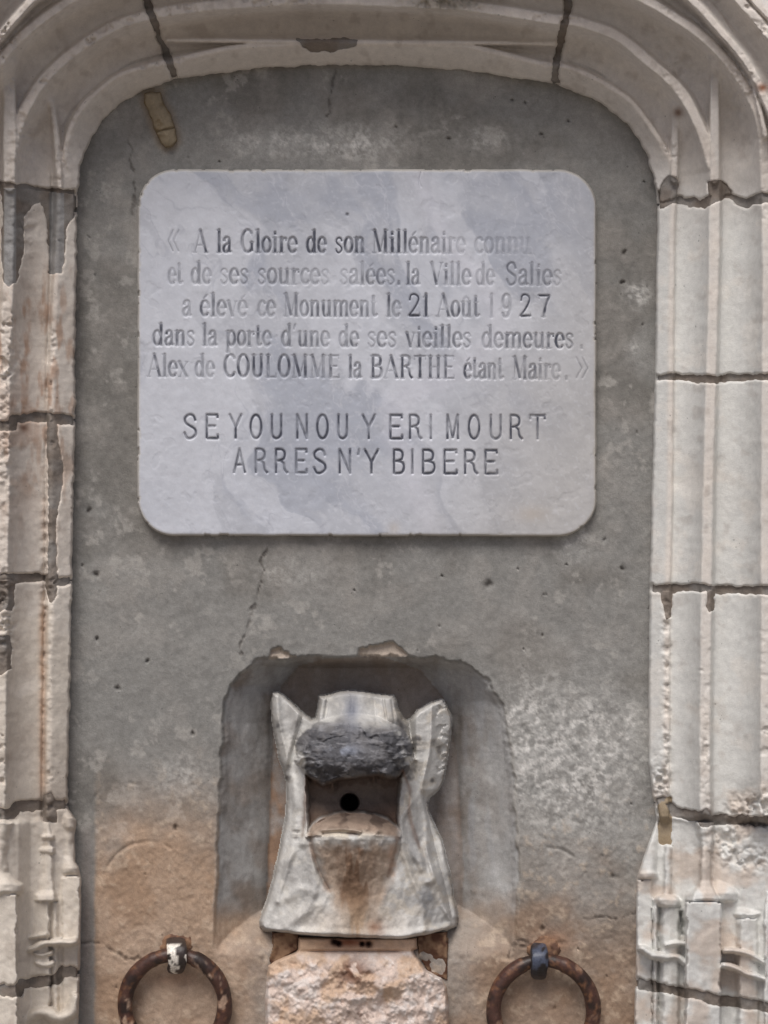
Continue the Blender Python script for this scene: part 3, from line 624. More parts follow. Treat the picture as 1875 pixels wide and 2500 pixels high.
CAP = {
 'A': G(.50, [([(.06, 0), (.25, 1)], TN*1.2), ([(.25, 1), (.44, 0)], TK), ([(.13, .33), (.37, .33)], TN)], [(.06, 0, .06), (.44, 0, .07)]),
 'B': G(.46, [([(.12, 1), (.12, 0)], TK), (cv((.12, 1), (.28, .99), (.36, .86), (.34, .62), (.22, .53), (.12, .53)), None), (cv((.22, .53), (.36, .46), (.40, .25), (.33, .03), (.12, 0)), None)], [(.08, 1, .05), (.08, 0, .05)]),
 'C': G(.44, [(arc(.24, .5, .18, .5, 42, 318, 18), None), ([(.385, .95), (.385, .74)], TN)]),
 'E': G(.44, [([(.12, 1), (.12, 0)], TK), ([(.12, 1), (.38, 1)], TN*1.4), ([(.12, .52), (.32, .52)], TN*1.4), ([(.12, 0), (.39, 0)], TN*1.4), ([(.38, 1), (.38, .88)], TN), ([(.39, 0), (.39, .13)], TN)], [(.08, 1, .05), (.08, 0, .05)]),
 'G': G(.48, [(arc(.24, .5, .18, .5, 45, 320, 18), None), ([(.38, .45), (.38, .08)], TK*.9), ([(.385, .95), (.385, .74)], TN)], [(.38, .45, .07)]),
 'H': G(.50, [([(.12, 1), (.12, 0)], TK), ([(.38, 1), (.38, 0)], TK), ([(.12, .52), (.38, .52)], TN)], [(.12, 1, .08), (.12, 0, .08), (.38, 1, .08), (.38, 0, .08)]),
 'I': G(.24, [([(.12, 1), (.12, 0)], TK)], [(.12, 1, .08), (.12, 0, .08)]),
 'L': G(.42, [([(.12, 1), (.12, 0)], TK), ([(.12, 0), (.38, 0)], TN*1.4), ([(.38, 0), (.38, .16)], TN)], [(.12, 1, .08), (.08, 0, .05)]),
 'M': G(.60, [([(.10, 0), (.11, 1)], TN*1.2), ([(.11, 1), (.29, .05)], TK), ([(.29, .05), (.47, 1)], TN*1.2), ([(.47, 1), (.48, 0)], TK)], [(.10, 0, .06), (.07, 1, .05), (.48, 0, .07), (.51, 1, .05)]),
 'N': G(.50, [([(.10, 0), (.10, 1)], TN*1.2), ([(.10, 1), (.38, 0)], TK), ([(.38, 0), (.38, 1)], TN*1.2)], [(.10, 0, .06), (.38, 1, .06)]),
 'O': G(.46, [(arc(.23, .5, .17, .5, 0, 360, 24), None)]),
 'R': G(.48, [([(.12, 1), (.12, 0)], TK), (cv((.12, 1), (.28, .99), (.36, .86), (.34, .62), (.22, .52), (.12, .52)), None), (cv((.24, .52), (.33, .4), (.37, .12), (.44, 0)), TK*.85)], [(.08, 1, .05), (.12, 0, .08)]),
 'S': G(.42, [(cv((.34, .76), (.29, .96), (.18, 1), (.08, .85), (.1, .66), (.2, .53), (.33, .38), (.35, .17), (.25, .01), (.14, .01), (.07, .22)), .10)], []),
 'T': G(.44, [([(.22, 1), (.22, 0)], TK), ([(.04, 1), (.40, 1)], TN*1.5), ([(.04, 1), (.04, .86)], TN), ([(.40, 1), (.40, .86)], TN)], [(.22, 0, .08)]),
 'U': G(.48, [(cv((.12, 1), (.12, .3), (.15, .08), (.24, 0), (.33, .08), (.37, .3), (.37, 1)), None)], [(.12, 1, .08), (.37, 1, .06)]),
 'V': G(.46, [([(.06, 1), (.23, 0)], TK), ([(.23, 0), (.40, 1)], TN)], [(.06, 1, .07), (.40, 1, .06)]),
 'Y': G(.46, [([(.06, 1), (.23, .48)], TK), ([(.40, 1), (.23, .48)], TN), ([(.23, .5), (.23, 0)], TK)], [(.06, 1, .06), (.40, 1, .05), (.23, 0, .07)]),
 '1': G(.3, [([(.16, 1), (.16, 0)], TK), ([(.16, .98), (.06, .86)], TN)], [(.16, 0, .09)]),
 '2': G(.5, [(cv((.08, .74), (.12, .95), (.25, 1), (.38, .88), (.37, .68), (.24, .36), (.06, .05)), .075), ([(.06, .04), (.42, .04)], .10), ([(.42, .04), (.43, .16)], TN)]),
 '7': G(.5, [([(.06, .96), (.43, .96)], .09), ([(.06, .96), (.06, .82)], TN), (cv((.43, .95), (.30, .5), (.22, 0)), .10)], [(.22, 0, .07)]),
 '9': G(.5, [(arc(.25, .68, .15, .31, 0, 360, 20), None), (cv((.40, .7), (.40, .35), (.30, .04), (.18, 0), (.1, .12)), None)]),
 '.': G(.16, [([(.08, .0), (.08, .10)], .12)]), "'": G(.16, [([(.10, 1.0), (.05, .80)], .07)]),
 '«': G(.62, [([(.27, .98), (.06, .52), (.27, .06)], .06), ([(.52, .98), (.30, .52), (.52, .06)], .06)]),
 '»': G(.62, [([(.06, .98), (.28, .52), (.06, .06)], .06), ([(.30, .98), (.52, .52), (.30, .06)], .06)]),
}
CAP.update(LOW)
# words: text, x0, x1, darkness at start and end ; lines: baseline left, right, cap height
LINES = [
 (616, 618, 54, [('«', 408, 441, .6, .6), ('A', 471, 508, .7, .8), ('la', 528, 566, .95, .9), ('Gloire', 587, 727, .95, .95), ('de', 748, 798, .95, .9), ('son', 817, 893, .95, .9), ('Millénaire', 907, 1138, 1.0, .22), ('connu', 1158, 1298, .34, .14)]),
 (692, 696, 53, [('et', 410, 447, .36, .4), ('de', 466, 517, .45, .35), ('ses', 536, 608, .5, .62), ('sources', 628, 806, .66, .3), ('salées', 829, 966, .34, .5), ('.', 968, 980, .5, .5), ('la', 990, 1026, .6, .45), ('Ville', 1050, 1151, .55, .4), ('de', 1162, 1208, .3, .3), ('Salies', 1233, 1373, .5, .4)]),
 (771, 774, 54, [('a', 445, 468, .5, .5), ('élevé', 488, 605, .65, .35), ('ce', 628, 674, .3, .45), ('Monument', 691, 922, .55, .5), ('le', 942, 980, .6, .4), ('21', 995, 1050, .85, .9), ('Août', 1065, 1172, .6, .5), ('1', 1192, 1208, .32, .32), ('9', 1222, 1251, .5, .5), ('2', 1267, 1300, .85, .85), ('7', 1312, 1346, .75, .75)]),
 (843, 850, 52, [('dans', 373, 477, .7, .7), ('la', 493, 531, .7, .55), ('porte', 550, 664, .6, .5), ("d'une", 687, 806, .6, .4), ('de', 827, 877, .45, .5), ('ses', 896, 970, .5, .6), ('vieilles', 989, 1152, .65, .65), ('demeures', 1176, 1402, .5, .8), ('.', 1415, 1425, .3, .3)]),
 (919, 926, 53, [('Alex', 359, 460, .65, .5), ('de', 476, 525, .5, .35), ('COULOMME', 545, 831, .75, .7), ('la', 849, 884, .65, .6), ('BARTHE', 902, 1112, .7, .7), ('étant', 1132, 1230, .65, .5), ('Maire', 1250, 1369, .65, .3), ('.', 1378, 1388, .3, .3), ('»', 1404, 1441, .5, .5)]),
 (1070, 1072, 57, [('S', 449, 480, .9, .9), ('E', 498, 532, .8, .8), ('Y', 561, 590, .8, .8), ('O', 611, 639, .8, .8), ('U', 658, 692, .85, .85), ('N', 722, 755, .85, .85), ('O', 774, 801, .95, .95), ('U', 821, 852, .85, .85), ('Y', 885, 916, .8, .8), ('E', 946, 982, .9, .9), ('R', 995, 1028, .8, .8), ('I', 1046, 1058, .65, .65),
   ('M', 1089, 1123, .8, .8), ('O', 1144, 1171, .8, .8), ('U', 1192, 1228, .75, .75), ('R', 1241, 1274, .75, .75), ('T', 1296, 1329, .65, .65)]),
 (1153, 1158, 57, [('A', 571, 599, .65, .65), ('R', 619, 652, .8, .8), ('R', 668, 701, .85, .85), ('E', 717, 749, .85, .85), ('S', 765, 796, .85, .85), ('N', 825, 861, .9, .9), ("'", 872, 880, .5, .5), ('Y', 890, 924, .8, .8), ('B', 956, 987, .85, .85), ('I', 1001, 1013, .75, .75), ('B', 1026, 1062, .85, .85), ('E', 1078, 1115, .9, .9), ('R', 1129, 1165, .8, .8), ('E', 1178, 1214, .75, .75)]),
]
def letter_strokes():
    out = []
    for li, (b0, b1, ch, words) in enumerate(LINES):
        sans = li >= 5
        for (txt, x0, x1, f0, f1) in words:
            adv = sum(CAP[k][0] for k in txt)
            xs = (x1-x0)/adv if txt not in ("'", '.', 'I', '1') else ch*1.0
            cur = x0
            for ci, k in enumerate(txt):
                w, st, sf = CAP[k]
                f = f0+(f1-f0)*(ci/max(1, len(txt)-1))
                base = b0+(b1-b0)*(cur-400)/1000
                kx = xs
                if sans and len(txt) == 1 and k not in "'I":
                    kx = (x1-x0)/(w-.10); ox = cur-.05*kx
                elif txt in ('I', '1', '.', "'"): kx = ch; ox = (x0+x1)/2-w/2*ch
                else: ox = cur
                letter = []
                for pts, wd in st:
                    P = np.array([(ox+px*kx, base-py*ch) for px, py in pts])
                    if sans:
                        ws = np.full(len(P), ch*.098)
                    elif wd is None:
                        dd = np.gradient(P, axis=0); dd /= np.linalg.norm(dd, axis=1, keepdims=True)+1e-9
                        ws = ch*(TN+(TK-TN)*np.abs(dd[:, 1])**2.0)
                    else: ws = np.full(len(P), ch*wd)
                    letter.append((P, ws))
                if not sans:
                    for (sx, sy, hl) in sf:
                        letter.append((np.array([(ox+(sx-hl)*kx, base-sy*ch), (ox+(sx+hl)*kx, base-sy*ch)]), np.full(2, ch*TN)))
                out.append((k, letter, f)); cur += w*xs
    return out
def resample(P, ws, step=2.5):
    seg = np.linalg.norm(np.diff(P, axis=0), axis=1); s = np.concatenate([[0], np.cumsum(seg)])
    n = max(2, int(s[-1]/step)+1); t = np.linspace(0, s[-1], n)
    return np.stack([np.interp(t, s, P[:, 0]), np.interp(t, s, P[:, 1])], 1), np.interp(t, s, ws)

# ------------------------------------------------------------------ marble plaque
def marble_color(X, Y):
    u = X*.86+Y*-.5; v = X*.5+Y*.86      # veins run steeply down to the right
    w = (fbm(X, Y, 220, 4, 801)-.5)*210
    n = fbm((u+w)*1.5, v*.38, 170, 4, 802)
    c = np.broadcast_to(C3((176, 179, 187)), X.shape+(3,))
    c = cmix(c, C3((156, 161, 173)), ss(.44, .66, fbm((u+w)*1.2, v*.5, 120, 4, 803))*.7)
    c = cmix(c, C3((190, 193, 201)), ss(.54, .62, n)*.75)
    rv = np.abs(fbm((u+w*.7)*1.1, v*.45, 70, 5, 807, .6)-.5); c = cmix(c, C3((192, 194, 202)), np.exp(-(rv/.012)**2)*.45)
    rv = np.abs(fbm((u+w*1.1)*1.3, v*.5, 150, 4, 804)-.5); c = cmix(c, C3((142, 146, 158)), np.exp(-(rv/.006)**2)*.3)
    d, _, _ = dist_path(X, Y, smooth_path([(1020, 415), (1050, 500), (1090, 590), (1180, 700), (1210, 800), (1120, 900), (960, 1000), (1000, 1150), (1060, 1300)], 4))
    c = cmix(c, C3((194, 195, 204)), np.exp(-((d+w*.15)/30)**2)*.5)
    c = cmix(c, C3((172, 169, 165)), ss(-200, 300, (X-1250)+(Y-900)*.5+w*.6)*.7)
    c = cmix(c, C3((176, 164, 150)), gauss(X, Y, 1300, 1255, 40, 20)*.4+gauss(X, Y, 962, 1290, 14, 16)*.4)
    c = c*(1+(fbm(X, Y, 26, 3, 805)-.5)*.10)[..., None]
    sp = ss(.80, .86, fbm(X, Y, 7, 1, 806)); c = cmix(c, C3((200, 202, 208)), sp*.2)
    return c
def plaque():
    root = thing('marble_plaque', 'pale blue grey veined marble plaque with rounded corners and engraved French inscription', 'plaque', 896, 1310, 0)
    PX0, PX1, PY0, PY1, R = 336, 1456, 414, 1309, 92
    st = 2.0
    X, Y = grid(PX0-6, PX1+6, PY0-6, PY1+6, st)
    q = np.stack([np.abs(X-(PX0+PX1)/2+0)-((PX1-PX0)/2-R), np.abs(Y-(PY0+PY1)/2)-((PY1-PY0)/2-R)])
    sd = R-(np.hypot(np.maximum(q[0], 0), np.maximum(q[1], 0))+np.minimum(np.maximum(q[0], q[1]), 0))
    sd = sd+(fbm(X, Y, 60, 3, 811)-.5)*3.0-2.5*ss(.68, .8, fbm(X, Y, 16, 2, 815))
    Z = 25+(fbm(X, Y, 90, 4, 812)-.5)*3+(fbm(X, Y, 24, 4, 813)-.5)*1.3
    Z -= 6*(1-np.sqrt(1-np.clip(1-sd/9, 0, 1)**2))
    # chips along the carved text and flakes
    fl = ss(.66, .74, fbm(X, Y, 34, 3, 814)); Z -= .5*fl
    for (vx, vy, r, a) in ((848, 524, 4, 4), (1320, 466, 12, 1.5), (1230, 1100, 10, 1.0)): Z -= a*gauss(X, Y, vx, vy, r)
    d, _, _ = dist_path(X, Y, smooth_path([(1030, 416), (1024, 440), (1028, 456)], 3)); Z -= 2.5*np.exp(-(d/1.8)**2)
    letters = letter_strokes()
    carve = np.zeros(X.shape)
    for (k, letter, f) in letters:
        for P, ws in letter:
            x0, x1 = P[:, 0].min()-12, P[:, 0].max()+12; y0, y1 = P[:, 1].min()-12, P[:, 1].max()+12
            j0, j1 = max(0, int((x0-X[0, 0])/st)), int((x1-X[0, 0])/st)+1; i0, i1 = max(0, int((y0-Y[0, 0])/st)), int((y1-Y[0, 0])/st)+1
            xs = X[i0:i1, j0:j1]; ys = Y[i0:i1, j0:j1]
            if xs.size == 0: continue
            dd, _, _ = dist_path(xs, ys, P); hw = ws.max()/2
            carve[i0:i1, j0:j1] = np.maximum(carve[i0:i1, j0:j1], ss(hw+2.6, hw-2.4, dd)*(.15+.85*f)*min(1, hw/2.4))
    Z -= 4.2*carve
    Z = np.where(sd < -1, -16, lerp(-16, Z, ss(-1.5, 1.5, sd)))
    c = marble_color(X, Y)
    c = cmix(c, C3((176, 170, 158)), ss(9, 1, sd)*.7)
    c = cmix(c, C3((120, 122, 130)), fl*.05)
    c = cmix(c, C3((70, 72, 80)), gauss(X, Y, 848, 524, 4)*.8)
    patch('slab', X, Y, Z, cellmax(sd > -3), M_marble, root, c, own_normals=True)
    # paint left in the cut letters: thin ribbons lying in the grooves, one mesh per letter
    def zat(x, y):
        fx = np.clip((x-X[0, 0])/st, 0, X.shape[1]-1.001); fy = np.clip((y-Y[0, 0])/st, 0, X.shape[0]-1.001)
        i = fy.astype(int); j = fx.astype(int); a = fx-j; b = fy-i
        return Z[i, j]*(1-a)*(1-b)+Z[i, j+1]*a*(1-b)+Z[i+1, j]*(1-a)*b+Z[i+1, j+1]*a*b
    dark = C3((58, 61, 74))
    for (k, letter, f) in letters:
        V, F, Cc, off = [], [], [], 0
        for si, (P, ws) in enumerate(letter):
            Q, w = resample(P, ws)
            T = np.gradient(Q, axis=0); T /= np.linalg.norm(T, axis=1, keepdims=True)+1e-9
            Nn = np.stack([-T[:, 1], T[:, 0]], 1)
            jit = 1+(fbm(Q[:, 0], Q[:, 1], 9, 2, 820)-.5)*.5
            rows = []
            for o in (-.5, -.17, .17, .5):
                R_ = Q+Nn*(w*o*jit)[:, None]; rows.append(R_)
            A = np.stack(rows, 1)             # n,4,2
            n = len(Q); x = A[..., 0]; y = A[..., 1]
            z = zat(x, y)+.35+si*.05
            V.append(W(x, y, z).reshape(-1, 3))
            idx = np.arange(n*4).reshape(n, 4)+off
            Fq = np.stack([idx[:-1, :-1], idx[1:, :-1], idx[1:, 1:], idx[:-1, 1:]], -1).reshape(-1, 4)
            # keep faces turned to the viewer
            F.append(Fq[:, ::-1]); off += n*4
            fade = np.clip(f*(.15+1.75*fbm(x, y, 24, 3, 821)), 0, 1)*np.where(w < 4.0, .45, 1.0)[:, None]*np.array([.70, 1, 1, .70])[None, :]
            Cc.append(cmix(marble_color(x, y), dark, np.clip(fade, 0, .95)).reshape(-1, 3))
        mesh_obj('letter', np.concatenate(V), np.concatenate(F), M_marble, root, np.concatenate(Cc))
plaque()

# ------------------------------------------------------------------ carved animal head
HEAD = [(666, 1693), (680, 1693), (693, 1700), (710, 1714), (727, 1731), (744, 1747), (760, 1758), (772, 1755), (778, 1730), (781, 1702), (809, 1695), (830, 1689), (847, 1688), (886, 1690), (925, 1697), (958, 1700), (966, 1715), (972, 1735),
        (982, 1756), (994, 1763), (1006, 1755), (1021, 1736), (1038, 1725), (1055, 1717), (1079, 1710), (1087, 1722), (1098, 1746), (1099, 1775), (1096, 1799), (1090, 1850), (1081, 1905), (1068, 1928), (1048, 1944), (1042, 1958), (1044, 1980),
        (1050, 1997), (1062, 2022), (1074, 2045), (1088, 2095), (1098, 2141), (1106, 2195), (1117, 2238), (1113, 2262), (1091, 2274), (1060, 2282), (1020, 2288), (982, 2296), (920, 2294), (838, 2291), (741, 2286), (690, 2280), (645, 2274),
        (635, 2262), (634, 2248), (654, 2199), (668, 2150), (678, 2103), (688, 2055), (698, 2006), (701, 1960), (703, 1910), (694, 1880), (683, 1847), (674, 1800), (666, 1760), (664, 1720)]
def head():
    root = thing('animal_head_spout', 'pale stone animal head fountain spout with raised ears, blackened muzzle and open mouth', 'carved head', 870, 2296, 0)
    X, Y = grid(622, 1128, 1676, 2308, 2.0)
    sd = poly_sd(X, Y, HEAD)+(fbm(X, Y, 20, 3, 901)-.5)*3
    cx = np.interp(Y, [1690, 1900, 2296], [868, 860, 868])
    u = (X-cx)
    # broad body: neck and bust
    hwid = np.interp(Y, [1690, 1760, 1900, 1980, 2100, 2200, 2296], [110, 130, 165, 178, 205, 228, 245])
    body = -70+105*np.sqrt(np.clip(1-(u/hwid)**2, 0, 1))+np.interp(Y, [1690, 1800, 2000, 2200, 2296], [-15, 0, 10, 30, 38])
    body += (fbm(X*.9+Y*.35, Y*.4-X*.3, 40, 3, 902)-.5)*18
    Z = body
    # strands of the mane on the right cheek and at the bust
    str_ = np.sin((X*.92-Y*.40)/7.5+fbm(X, Y, 50, 2, 903)*7)
    Z += 2.6*str_*ss(970, 1000, X)*ss(1900, 1980, Y)*ss(2240, 2150, Y)
    str2 = np.sin((X*.45+Y*.85)/10+fbm(X, Y, 60, 2, 904)*8); Z += 1.2*str2*ss(2120, 2180, Y)*ss(760, 720, X)
    # cheek folds on both sides of the mouth
    for path, wd, a in (([(752, 1900), (748, 1960), (752, 2010), (740, 2060)], 9, 12), ([(984, 1880), (1000, 1930), (1006, 1990), (1016, 2060), (1046, 2150)], 12, 14), ([(1004, 1960), (980, 2010), (1000, 2070), (1030, 2120)], 8, 9),
                       ([(1030, 2040), (1050, 2100), (1062, 2180), (1100, 2240)], 9, 9), ([(1008, 1900), (1040, 1990), (1044, 2080), (1080, 2200), (1100, 2250)], 7, 12), ([(980, 2060), (1000, 2130), (1030, 2200), (1036, 2270)], 9, 10), ([(760, 2060), (770, 2140), (750, 2220), (700, 2260)], 12, 11), ([(716, 1900), (722, 1990), (712, 2080), (676, 2200)], 8, 9), ([(700, 2190), (730, 2170), (770, 2180)], 10, 6), ([(690, 2110), (720, 2080), (745, 2040)], 9, 5)):
        d, _, _ = dist_path(X, Y, smooth_path(path, 4)); Z += a*np.exp(-(d/wd)**2)
    # ears
    earL = ss(752, 722, X+(Y-1760)*.25)*ss(1905, 1860, Y)
    dl, _, _ = dist_path(X, Y, smooth_path([(672, 1700), (680, 1760), (704, 1830), (722, 1890)], 4))
    eL = -34+(X-665)*.42+10*np.exp(-((X-at_y([(668, 1690), (672, 1760), (690, 1840), (706, 1900)], Y)-8)/7)**2)-10*np.exp(-(dl-26)**2/220)
    Z = lerp(Z, eL, earL)
    earR = ss(998, 1018, X-(Y-1760)*.02)*ss(1955, 1925, Y)
    ridge = at_y([(1054, 1716), (1053, 1800), (1046, 1850), (1030, 1920)], Y)
    eR = -18-(X-ridge)*np.where(X > ridge, 1.0, .35)+8*np.exp(-((X-ridge)/6)**2)
    eR -= 10*ss(.4, .6, fbm(X, Y, 16, 3, 905))*ss(1060, 1075, X)
    eR += 3.0*np.maximum(np.sin(Y/4.6), 0)*gauss(X, Y, 1022, 1825, 14, 34)
    Z = lerp(Z, eR, earR)
    notch = 3.5*(np.sin(Y/3.1) > .1)*gauss(X, Y, 722, 2032, 10, 20); Z -= notch
    # fluted tuft between the ears
    tuft = ss(1790, 1752, Y)*ss(770, 782, X)*ss(986, 968, X)
    fl = 15*np.abs(np.sin((X-868)/(17+((Y-1690)*.02))+.5))
    zt = -8+fl+(Y-1690)*.35+14*np.exp(-((X-862)/26)**2)
    Z = lerp(Z, zt, tuft)
    for cxx in (800, 935, 955):
        d = np.abs(X-(cxx-(Y-1700)*.15*np.sign(868-cxx))); Z -= 8*np.exp(-(d/2.6)**2)*ss(1770, 1745, Y)*ss(1690, 1700, Y)
    # upper muzzle: rounded, blackened, jutting out
    up = np.sqrt(np.clip(1-((X-866)/(144-np.clip(Y-1850, 0, 90)*.30+(fbm(X, Y, 24, 3, 941)-.5)*26))**2-np.where(Y < 1838, ((Y-1838)/96)**2, (np.abs(Y-1838)/108)**3.6), 0, 1))
    zm = -22+165*up**.9
    lipy = (fbm(X, X*0+3, 16, 3, 930)-.5)*20+np.interp(X, [735, 760, 790, 830, 870, 920, 960, 1005], [1908, 1926, 1930, 1914, 1906, 1902, 1920, 1900])
    un = (fbm(X, Y, 18, 3, 906)-.5)
    zm += un*15+(fbm(X*.35, Y*1.6, 12, 3, 931)-.5)*9*ss(1880, 1850, Y)+(fbm(X*1.8, Y*.5, 12, 3, 936)-.5)*14*ss(1850, 1880, Y)+8*gauss(X, Y, 845, 1836, 34, 16)-9*gauss(X, Y, 880, 1856, 80, 5)
    for rr in (0, 13, 26, 39, 52):      # wrinkles over the left brow and nose
        d, _, _ = dist_path(X, Y, smooth_path([(745, 1868-rr*.5), (762, 1836-rr*.75), (800, 1806-rr*.75), (850, 1796-rr*.5)], 4)); zm -= 8*np.exp(-(d/3)**2)*ss(.4, .6, fbm(X, Y, 34, 2, 933))
        d, _, _ = dist_path(X, Y, smooth_path([(880, 1800-rr*.4), (930, 1806-rr*.4), (975, 1836-rr*.6), (992, 1862-rr*.6)], 4)); zm -= 6*np.exp(-(d/3)**2)*ss(.45, .6, fbm(X, Y, 34, 2, 934))
    mz = (up > 0) & (Y < lipy+6)
    Z = np.where(mz, lerp(smax(Z, zm, 34), smax(Z, zm, 10), ss(1830, 1870, Y)), Z)
    # nostril-end of the muzzle
    nose = np.clip(1-np.abs((X-866)/84)**3-np.abs((Y-1856)/46)**2.5, 0, 1)**.5; Z = np.where(Y < lipy+5, smax(Z, 84+76*nose+un*16, 10)*1.0*(nose > 0)+Z*(nose <= 0), Z)
    # mouth cavity
    mcx = poly_sd(X, Y, [(746, 1890), (770, 1900), (790, 1912), (830, 1898), (920, 1888), (965, 1896), (984, 1884), (976, 1940), (974, 2022), (962, 2014), (944, 1998), (915, 1989), (880, 1984), (840, 1984), (808, 1990), (782, 2000), (764, 2014), (752, 2030), (748, 1985)])+(fbm(X, Y, 20, 3, 938)-.5)*6
    cav = ss(-2, 9, mcx)
    Zc = -46+(fbm(X, Y, 30, 3, 907)-.5)*12+ss(1940, 2000, Y)*34
    Z = lerp(Z, Zc, cav)
    hole = np.hypot(X-854, (Y-1960)*1.0); Z = np.where(hole < 32, Z-95*ss(24, 19, hole)+4*np.exp(-((hole-25)/3)**2), Z)
    for (ex, ey, a) in ((752, 1868, 1), (990, 1858, 1)):
        Z += 16*gauss(X, Y, ex, ey, 17, 13)-22*gauss(X, Y, ex, ey+3, 9, 6)+8*np.exp(-((np.hypot((X-ex)/24, (Y-ey)/19)-1)/.18)**2)*(Y < ey)
    # teeth at the corners of the upper jaw
    for (tx, ty, rx, ry, a) in ((766, 1906, 8, 7, 40), (812, 1916, 9, 14, 44), (912, 1898, 7, 14, 30), (946, 1888, 14, 14, 34), (930, 1896, 6, 10, 20)):
        Z = Z+a*gauss(X, Y, tx, ty, rx, ry)
    # lower jaw: a protruding lip, then the chin tapering down the front of the bust
    jx = np.interp(Y, [1970, 2100, 2240], [862, 868, 876])
    jw = np.interp(Y, [1970, 2000, 2030, 2060, 2100, 2150, 2200, 2262], [70, 104, 114, 114, 100, 84, 66, 40])
    uj = np.clip(1-((X-jx)/jw)**2, 0, 1)
    arcy = np.interp(X, [748, 764, 790, 830, 870, 915, 950, 978], [2036, 2012, 1994, 1983, 1982, 1988, 2004, 2026])
    lipy2 = 2036+8*((X-862)/110)**2
    tj = np.clip((Y-arcy)/(lipy2-arcy), 0, 1)
    front = np.interp(Y, [2030, 2050, 2110, 2170, 2230, 2270], [1.0, 1.02, .74, .44, .16, 0])
    zj = np.where(Y < lipy2, 6+112*np.sin(tj*1.45)*np.sqrt(np.clip(1.02-((X-862)/122)**2, 0, 1)), 22+100*front*uj**.55)
    inj = (Y > arcy-3) & (Y < 2275) & ((uj > 0) | ((Y < 2050) & (np.abs(X-862) < 118)))
    zj += (fbm(X*1.8, Y*.6, 30, 3, 908)-.5)*13*ss(2030, 2060, Y)+(fbm(X, Y, 26, 3, 909)-.5)*12
    Z = np.where(inj, smax(Z, zj, 16), Z)
    d, _, _ = dist_path(X, Y, smooth_path([(758, 2034), (764, 2080), (780, 2130), (802, 2170)], 4)); Z -= 13*np.exp(-(d/6)**2)
    d, _, _ = dist_path(X, Y, smooth_path([(778, 2012), (800, 1998), (826, 1990)], 4)); Z -= 12*np.exp(-(d/6)**2)
    d, _, _ = dist_path(X, Y, smooth_path([(790, 2036), (830, 2032), (876, 2038)], 4)); Z -= 12*np.exp(-(d/4.5)**2)
    d, _, _ = dist_path(X, Y, smooth_path([(786, 2026), (840, 2024), (880, 2030)], 4)); Z += 8*np.exp(-(d/4)**2)
    for (tx, ty) in ((896, 2020), (922, 2026)): Z += 12*gauss(X, Y, tx, ty, 8, 9)
    Z += (fbm(X, Y, 12, 3, 911)-.5)*2.6+(fbm(X*1.5+Y*.6, Y*1.1-X*.4, 60, 3, 935)-.5)*11*ss(2020, 2100, Y)*(1-ss(0, .3, uj))
    # bottom hem, slightly chipped
    Z += 8*np.exp(-((Y-np.interp(X, [630, 741, 982, 1117], [2262, 2276, 2284, 2256]))/9)**2)
    Zb = -120
    Zr = Z*1.0
    rim = ss(-2, 9, sd); Z = lerp(np.minimum(Z, -60), Z, np.sqrt(rim)); Z = np.where(sd < -1.5, Zb, Z)
    # colour
    n1 = fbm(X, Y, 70, 4, 921); n2 = fbm(X, Y, 22, 3, 922); nv = fbm(X*2.4, Y*.5, 40, 4, 923)
    c = np.broadcast_to(C3((188, 187, 184)), X.shape+(3,))
    c = cmix(c, C3((140, 138, 136)), ss(.45, .7, n1)*.6)
    c = cmix(c, C3((196, 192, 184)), ss(.5, .72, n2)*.4)
    c = cmix(c, C3((160, 148, 130)), ss(880, 990, X)*ss(.5, .7, n2)*.3)
    blk = ss(.05, .5, up+(n2-.5)*1.0+(n1-.5)*.7)*ss(1745, 1790, Y+(n1-.5)*50)*ss(lipy+14, lipy+2, Y)
    c = cmix(c, C3((76, 76, 80)), blk*.97)
    c = cmix(c, C3((54, 52, 54)), blk*ss(1850, 1885, Y)*.7)  # underside of the muzzle darkened, its shade painted into the colour
    c = cmix(c, C3((150, 150, 154)), blk*ss(.58, .68, fbm(X*.4, Y*1.5, 14, 4, 937, .65))*.4)  # pale scratches, with their glint painted in
    c = cmix(c, C3((122, 120, 120)), blk*ss(.5, .7, n2)*.35)
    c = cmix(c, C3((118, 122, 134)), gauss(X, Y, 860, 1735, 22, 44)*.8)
    c = cmix(c, C3((134, 140, 154)), gauss(X, Y, 842, 1834, 34, 15)*ss(.3, .7, n2)*.7*blk)  # painted highlight: bluish light on the flat top of the nose
    c = cmix(c, C3((106, 91, 81)), cav*.9)
    c = cmix(c, C3((128, 104, 88)), ss(0, 9, mcx)*ss(1958, 2005, Y+(n1-.5)*40)*.6)
    c = cmix(c, C3((24, 19, 17)), ss(25, 19, hole))
    topj = ss(-4, 4, Y-arcy)*ss(8, -6, Y-lipy2)*ss(122, 100, np.abs(X-862)); c = cmix(c, C3((142, 120, 103)), topj*.85); c = cmix(c, C3((84, 70, 62)), topj*ss(.5, .62, fbm(X*.8, Y*1.2, 34, 3, 939))*.75*ss(2032, 2010, Y))
    c = cmix(c, C3((198, 190, 176)), np.clip(gauss(X, Y, 842, 2038, 62, 10)*1.2, 0, 1)*ss(.35, .6, n2+.1)*.9)  # pale front of the lip, its highlight put into the colour
    jaw = np.clip(ss(1.15, .75, np.abs(X-jx)/jw+(n2-.5)*.35)*ss(2045, 2085, Y+(n2-.5)*30)*ss(2255, 2190, Y), 0, 1)
    c = cmix(c, C3((164, 144, 126)), jaw*.85)
    core = jaw*ss(1.0, .55, np.abs(X-866)/np.interp(Y, [2040, 2080, 2160, 2250], [80, 80, 50, 30])+(n2-.5)*.6)
    c = cmix(c, C3((116, 92, 74)), core*(.45+.45*ss(.42, .6, nv)))
    c = cmix(c, C3((182, 150, 128)), jaw*gauss(X, Y, 960, 2090, 14, 60)*.8)
